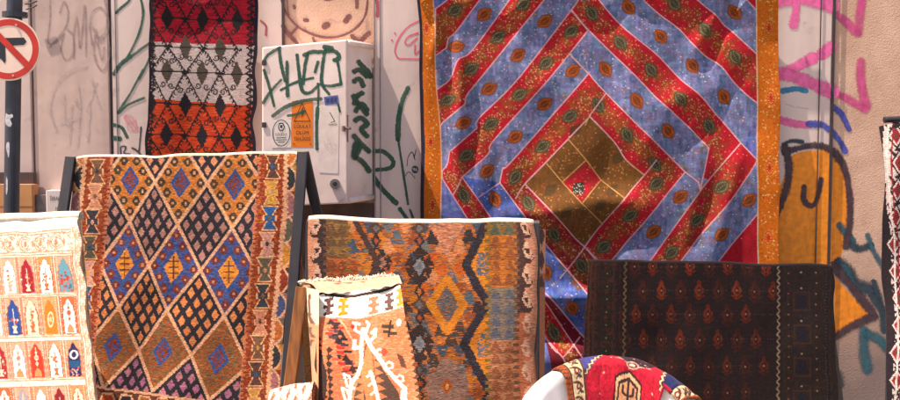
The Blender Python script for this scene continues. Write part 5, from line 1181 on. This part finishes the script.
d = smooth_noise(cv.ny, cv.nx, (5, 8))*.004+smooth_noise(cv.ny, cv.nx, (3, 12))*.003
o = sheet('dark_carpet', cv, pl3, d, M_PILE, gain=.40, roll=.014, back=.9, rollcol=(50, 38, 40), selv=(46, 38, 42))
tag(o, 'dark maroon and black tribal carpet with small orange figures, at the right', 'rug', 'rugs on display along the wall')
rack('dark rack hidden under the dark tribal carpet', P(597, 269, Y3+.035), P(825, 272, Y3+.035), P(595, 400, Y3+.04), P(826, 400, Y3+.04), P(592, 330, Y3+.25), P(832, 330, Y3+.25), M_BLACKWOOD, w=.03)

# ------------------------------------------------------------------ white tub chair and the red rug over its back
CX, CY, RX, RY = P(617.5, 360, -2.2)[0], -2.2, .345, .33
ZT = P(620, 361.5, CY+RY)[2]
def rimz(ph): return ZT-.225*(1-math.cos(ph))-.03*max(0, abs(ph)-1.2)**2
def plan(ph, r=0): 
    fx = CX+(RX+r)*math.sin(ph); fy = CY+(RY+r)*math.cos(ph)
    if abs(ph) > math.pi/2: fx = CX+(RX+r)*math.copysign(1, ph)*(1-.1*(abs(ph)-math.pi/2)); fy = CY-(RY+.1)*(abs(ph)-math.pi/2)
    return np.array([fx, fy, 0])
t7 = empty('tub_chair', (CX, CY, 0), 'white plastic tub chair with a small red rug over its back', 'chair')
SEATZ = .43; PH = np.linspace(-2.1, 2.1, 85)
prof = [(0.0, 0), (.012, .55), (.02, .95), (.05, .985), (.055, 1.0), (.048, 1.012), (.0, 1.02), (-.016, 1.012), (-.022, .985), (-.026, .9), (-.05, .4), (-.075, .03), (-.06, 0)]
V = []
for ph in PH:
    z1 = rimz(ph)
    for r_, f in prof: p = plan(ph, r_); p[2] = SEATZ-.03+(z1-SEATZ+.03)*f; V.append(p)
npf = len(prof); Fc = [(i*npf+k, i*npf+(k+1) % npf, (i+1)*npf+(k+1) % npf, (i+1)*npf+k) for i in range(len(PH)-1) for k in range(npf)]
Fc += [tuple(range(npf-1, -1, -1)), tuple((len(PH)-1)*npf+k for k in range(npf))]
mk('tub_back', V, Fc, M_WHITEPLASTIC, t7, smooth=True)
# seam line under the rolled rim
se = MB().slab([(CX-RX+.04, CY-RY-.12, SEATZ), (CX+RX-.04, CY-RY-.12, SEATZ), (CX+RX-.02, CY+.05, SEATZ), (CX+RX*.6, CY+RY*.75, SEATZ), (CX, CY+RY-.01, SEATZ), (CX-RX*.6, CY+RY*.75, SEATZ), (CX-RX+.02, CY+.05, SEATZ)], (0, 0, -.03)).build('seat', M_WHITEPLASTIC, t7)
for sx_ in (-1, 1):
    for sy_ in (-1, 1): MB().tube([(CX+sx_*.26, CY+sy_*.24, SEATZ-.03), (CX+sx_*.32, CY+sy_*.3, 0)], [.024, .016], 14).build('leg', M_WHITEPLASTIC, t7, smooth=True)
# rug: x runs across the back (180 = one half turn), s runs over the rim (negative inside, positive outside)
nph, nsx = 330, 190; ph_ = np.linspace(math.radians(-35), math.radians(64), nph); ss = np.linspace(-.40, .34, nsx)
def over(ph, s):
    z1 = rimz(ph)+.013
    if ph > .6: s = max(s, -.045-.36*max(0, (.80-ph)/.2))
    if s < -.045:
        f = (-s-.045); r_ = -.040-.02*min(1, f/.1)-.10*f; z = z1-.022-f*.97; 
        p = plan(ph, r_); p[2] = z; return p
    if s > .085:
        f = s-.085; p = plan(ph, .066+.01*math.sin(ph*9)*f/.2); p[2] = z1-.03-f; return p
    a = (s+.045)/.13; r_ = -.040+.106*a; p = plan(ph, r_); p[2] = z1+.012*math.sin(a*math.pi)-.022*(1-a)**2-.03*a**3; return p
V = np.array([[over(ph+.02*math.sin(s*9), s+.004*math.sin(ph*14)) for ph in ph_] for s in ss[::-1]])
bmp = smooth_noise(nsx, nph, (9, 8))*.006+smooth_noise(nsx, nph, (5, 16))*.004
V[..., 2] += np.abs(bmp); V[..., 1] -= np.abs(bmp)*.8
class Flat(Canvas):
    def __init__(s_, x0, x1, y0, y1, nx, ny, base):
        u, v = np.meshgrid(np.linspace(0, 1, nx), np.linspace(0, 1, ny)); s_.nx, s_.ny, s_.u, s_.v = nx, ny, u, v
        s_.GX = x0+(x1-x0)*u; s_.GY = y0+(y1-y0)*v; s_.X = np.floor(s_.GX/.7)*.7; s_.Y = np.floor(s_.GY/.7)*.7; s_.img = np.zeros((ny, nx, 3)); s_.img[:] = base
# local picture: X from 566 to 708 across, Y = 366 at the crest and growing downwards inside
cv = Flat(566, 704, 366-.34*250, 366+.40*250, nph, nsx, (196, 28, 52))
CRB, DKB = (232, 200, 160), (60, 40, 42)
cv.pmottle([(560, 270), (710, 270), (710, 480), (560, 480)], [(182, 22, 46), (206, 34, 58), (188, 30, 50)], run=6, rows=3, frac=.5)
cv.poly([(590, 250), (690, 250), (690, 352), (672, 362), (608, 362), (592, 372), (590, 400)], (170, 30, 48))
cv.poly([(588, 270), (624, 270), (612, 362), (588, 388)], (70, 70, 140)); cv.poly([(686, 270), (668, 270), (672, 372), (682, 396), (692, 400), (692, 270)], (42, 50, 100))
def zigline(a, b_, w, c, n=12):
    pts = []
    for i in range(n*2+1): t = i/(2*n); off = (1.3 if i % 2 else -1.3); dx, dy = b_[0]-a[0], b_[1]-a[1]; L = math.hypot(dx, dy); pts.append((a[0]+dx*t-dy/L*off, a[1]+dy*t+dx/L*off))
    cv.line(pts, w+1.6, DKB, .4); cv.line(pts, w, c, .4)
zigline((618, 350), (588, 386), 1.5, CRB, 8); zigline((668, 350), (683, 402), 1.5, CRB, 9); zigline((588, 386), (588, 470), 1.5, CRB, 12)
for x0, x1, c in ((560, 573, (176, 84, 48)), (573, 589, CRB), (587.5, 590, (96, 60, 40)), (690, 704, CRB), (702, 712, (176, 84, 48)), (688, 690.6, (50, 40, 44))): cv.rect(x0, 250, x1, 480, c)
for yy in np.arange(262, 480, 5): cv.line([(566, yy), (571, yy+2.6)], 1.6, (110, 60, 40), .4); cv.line([(704, yy), (707, yy+2.6)], 1.4, (110, 60, 40), .4)
cv.rect(572.4, 250, 574, 480, (90, 56, 40))
for k, yy in enumerate(np.arange(270, 480, 15)):
    for xc in (581, 696.5):
        cv.line([(xc-6, yy-5), (xc+1, yy-2), (xc+5, yy+4), (xc-2, yy+8)], 1.8, (78, 52, 44), .4); cv.ell(xc, yy+1.5, 3.4, 3.4, (120, 46, 44)); cv.ell(xc, yy+1.5, 1.4, 1.4, CRB); cv.leaf(xc+3, yy+8, 4, 1.7, (70, 64, 50), .8)
# black-ground panel with scroll at the crest, and the pale medallion below
cv.poly([(628, 330), (660, 330), (660, 366), (650, 372), (640, 374), (630, 370), (626, 362)], (58, 38, 48))
for _ in range(60): cv.ell(rng.uniform(628, 660), rng.uniform(332, 370), 1.2, .9, [(150, 90, 90), (90, 60, 70), (210, 170, 150)][rng.integers(0, 3)], soft=.4)
cv.ell(641.5, 371.5, 7, 5, (206, 170, 150)); cv.ell(641.5, 371.5, 5.2, 3.4, (110, 40, 52)); cv.ell(641.5, 371.5, 3, 2, (220, 190, 170)); cv.line([(624, 368), (635, 371)], 1.2, (206, 170, 150), .4); cv.line([(648, 372), (659, 369)], 1.2, (206, 170, 150), .4)
hx = [(640, 380), (654, 391), (656, 420), (640, 440), (624, 420), (626, 391)]
for s_, c in ((1.12, (60, 36, 40)), (1.0, (226, 176, 130)), (.84, (60, 38, 40)), (.7, (214, 150, 110))): cv.poly([(640+(p[0]-640)*s_, 408+(p[1]-408)*s_) for p in hx], c)
cv.line([(640, 390), (640, 430)], 3, (58, 38, 40), .4)
for s_ in (-1, 1): cv.line([(640, 404), (640+s_*6, 402), (640+s_*6, 396)], 2.6, (58, 38, 40), .4)
for p in ((612, 384), (606, 404), (668, 392), (674, 412), (620, 366)): cv.ell(p[0], p[1], 1, 1, (230, 190, 150), soft=.4)
cv.streak(.06, 4, 2, .3)
C = cv.alb(.66)[::1]
o = mk('chair_rug', V.reshape(-1, 3), gridfaces(nsx, nph), M_PILE, None, col=C.reshape(-1, 3), smooth=True)
md = o.modifiers.new('thick', 'SOLIDIFY'); md.thickness = .010; md.offset = 0
tag(o, 'small red rug with blue corners and cream border draped over the white tub chair', 'rug')

# ------------------------------------------------------------------ boldly figured rug at the right edge
YR = -1.5
cv = Canvas([(882, 124), (985, 118), (985, 432), (886, 432)], 2.6, (216, 196, 188), q=(.8, .8))
KB2, RD2 = (44, 34, 40), (150, 40, 50)
ed = spline([(884, 120), (880, 160), (883, 200), (889, 240), (890, 290), (890, 340), (886, 436)], 4)
cv.poly([(870, 110)]+[(p[0]+1.6, p[1]) for p in ed]+[(870, 440)], KB2)
for k, yy in enumerate(np.arange(136, 440, 27)):
    x = 893+2*math.sin(k*1.3)+(2 if yy > 210 else 0)
    cv.dia(x, yy, 8, 14, KB2); cv.dia(x, yy, 6, 11, (226, 206, 198)); cv.dia(x, yy, 4.4, 8.5, RD2); cv.dia(x, yy, 1.6, 3, (70, 74, 60))
    cv.line([(x-7, yy-13), (x-4, yy-8)], 2.4, KB2, .3); cv.line([(892, yy-13), (900, yy-15), (912, yy-11)], 2.6, KB2, .3); cv.poly([(904, yy+4), (914, yy-2), (914, yy+10)], (70, 60, 52))
    cv.line([(x+8, yy-4), (x+13, yy-13)], 2.4, KB2, .3)
cv.line([(p[0]+4.5, p[1]) for p in ed], 1.6, (232, 214, 206), .3); cv.line([(p[0]+8, p[1]+3) for p in ed], 1.2, RD2, .3)
for k in range(3, 7):
    for yy in np.arange(130+8*(k % 2), 440, 26): cv.dia(886+k*14, yy, 7, 12, [RD2, KB2, (60, 84, 110)][k % 3])
cv.line([(893, 126), (900, 121), (960, 120)], 5, KB2, .3)
cv.streak(.06, 5, 2, .3)
d = .02*np.sin(cv.v*9+cv.u*4)+.03*np.sin(cv.u*11)
o = sheet('figured_rug', cv, plane(900, 120, YR, 3), d, M_WOOL, gain=.75, selv=(52, 40, 46))
tag(o, 'black, white and red figured rug hanging at the right edge', 'rug', 'rugs on display along the wall')
tR = P(880, 117, YR+.03); tR2 = P(990, 113, YR+.03)
t8 = empty('display_rack', ((tR[0]+tR2[0])/2+.1, YR+.05, 0), 'dark clothes-rail rack behind the figured rug at the right edge', 'rack', 'racks holding rugs')
MB().tube([P(884, 120, YR+.03), tR2+(.1, 0, .0)], .014, 12).build('top_rail', M_BLACKWOOD, t8)
for x in (tR[0]+.08, tR2[0]+.08): MB().tube([(x, YR+.05, tR[2]), (x, YR+.05, .0)], .016, 12).build('upright', M_BLACKWOOD, t8)

# ------------------------------------------------------------------ light, sky, camera
EL, AZ = math.radians(64), math.radians(75)      # sun to the left of the viewer, high
sunv = Vector((-math.sin(AZ)*math.cos(EL), -math.cos(AZ)*math.cos(EL), math.sin(EL)))
sl_ = bpy.data.lights.new('sun', 'SUN'); sl_.energy = 5.0; sl_.angle = math.radians(.53); sl_.color = (1, .95, .88)
so = bpy.data.objects.new('sun', sl_); COL.objects.link(so); so.rotation_euler = sunv.to_track_quat('Z', 'Y').to_euler(); so.location = (0, -4, 8)
w = bpy.data.worlds.new('World'); sc.world = w; w.use_nodes = True
nt = w.node_tree; sk = nt.nodes.new('ShaderNodeTexSky'); sk.sky_type = 'NISHITA'; sk.sun_disc = False; sk.sun_elevation = EL; sk.sun_rotation = math.pi+AZ
sk.dust_density = 2.0
nt.links.new(sk.outputs[0], nt.nodes['Background'].inputs[0]); nt.nodes['Background'].inputs[1].default_value = .10
cam = bpy.data.cameras.new('camera'); co = bpy.data.objects.new('camera', cam); COL.objects.link(co)
cam.sensor_width = 36; cam.lens = F*36/900; cam.clip_end = 200; cam.clip_start = .05
co.location = EYE; co.rotation_euler = (math.pi/2-TH, 0, 0); sc.camera = co
vs = sc.view_settings; vs.view_transform = 'Standard'; vs.look = 'None'; vs.exposure = 0.98; vs.gamma = 1; vs.use_curve_mapping = False
vs.use_white_balance = True; vs.white_balance_temperature = 7600; vs.white_balance_tint = 17
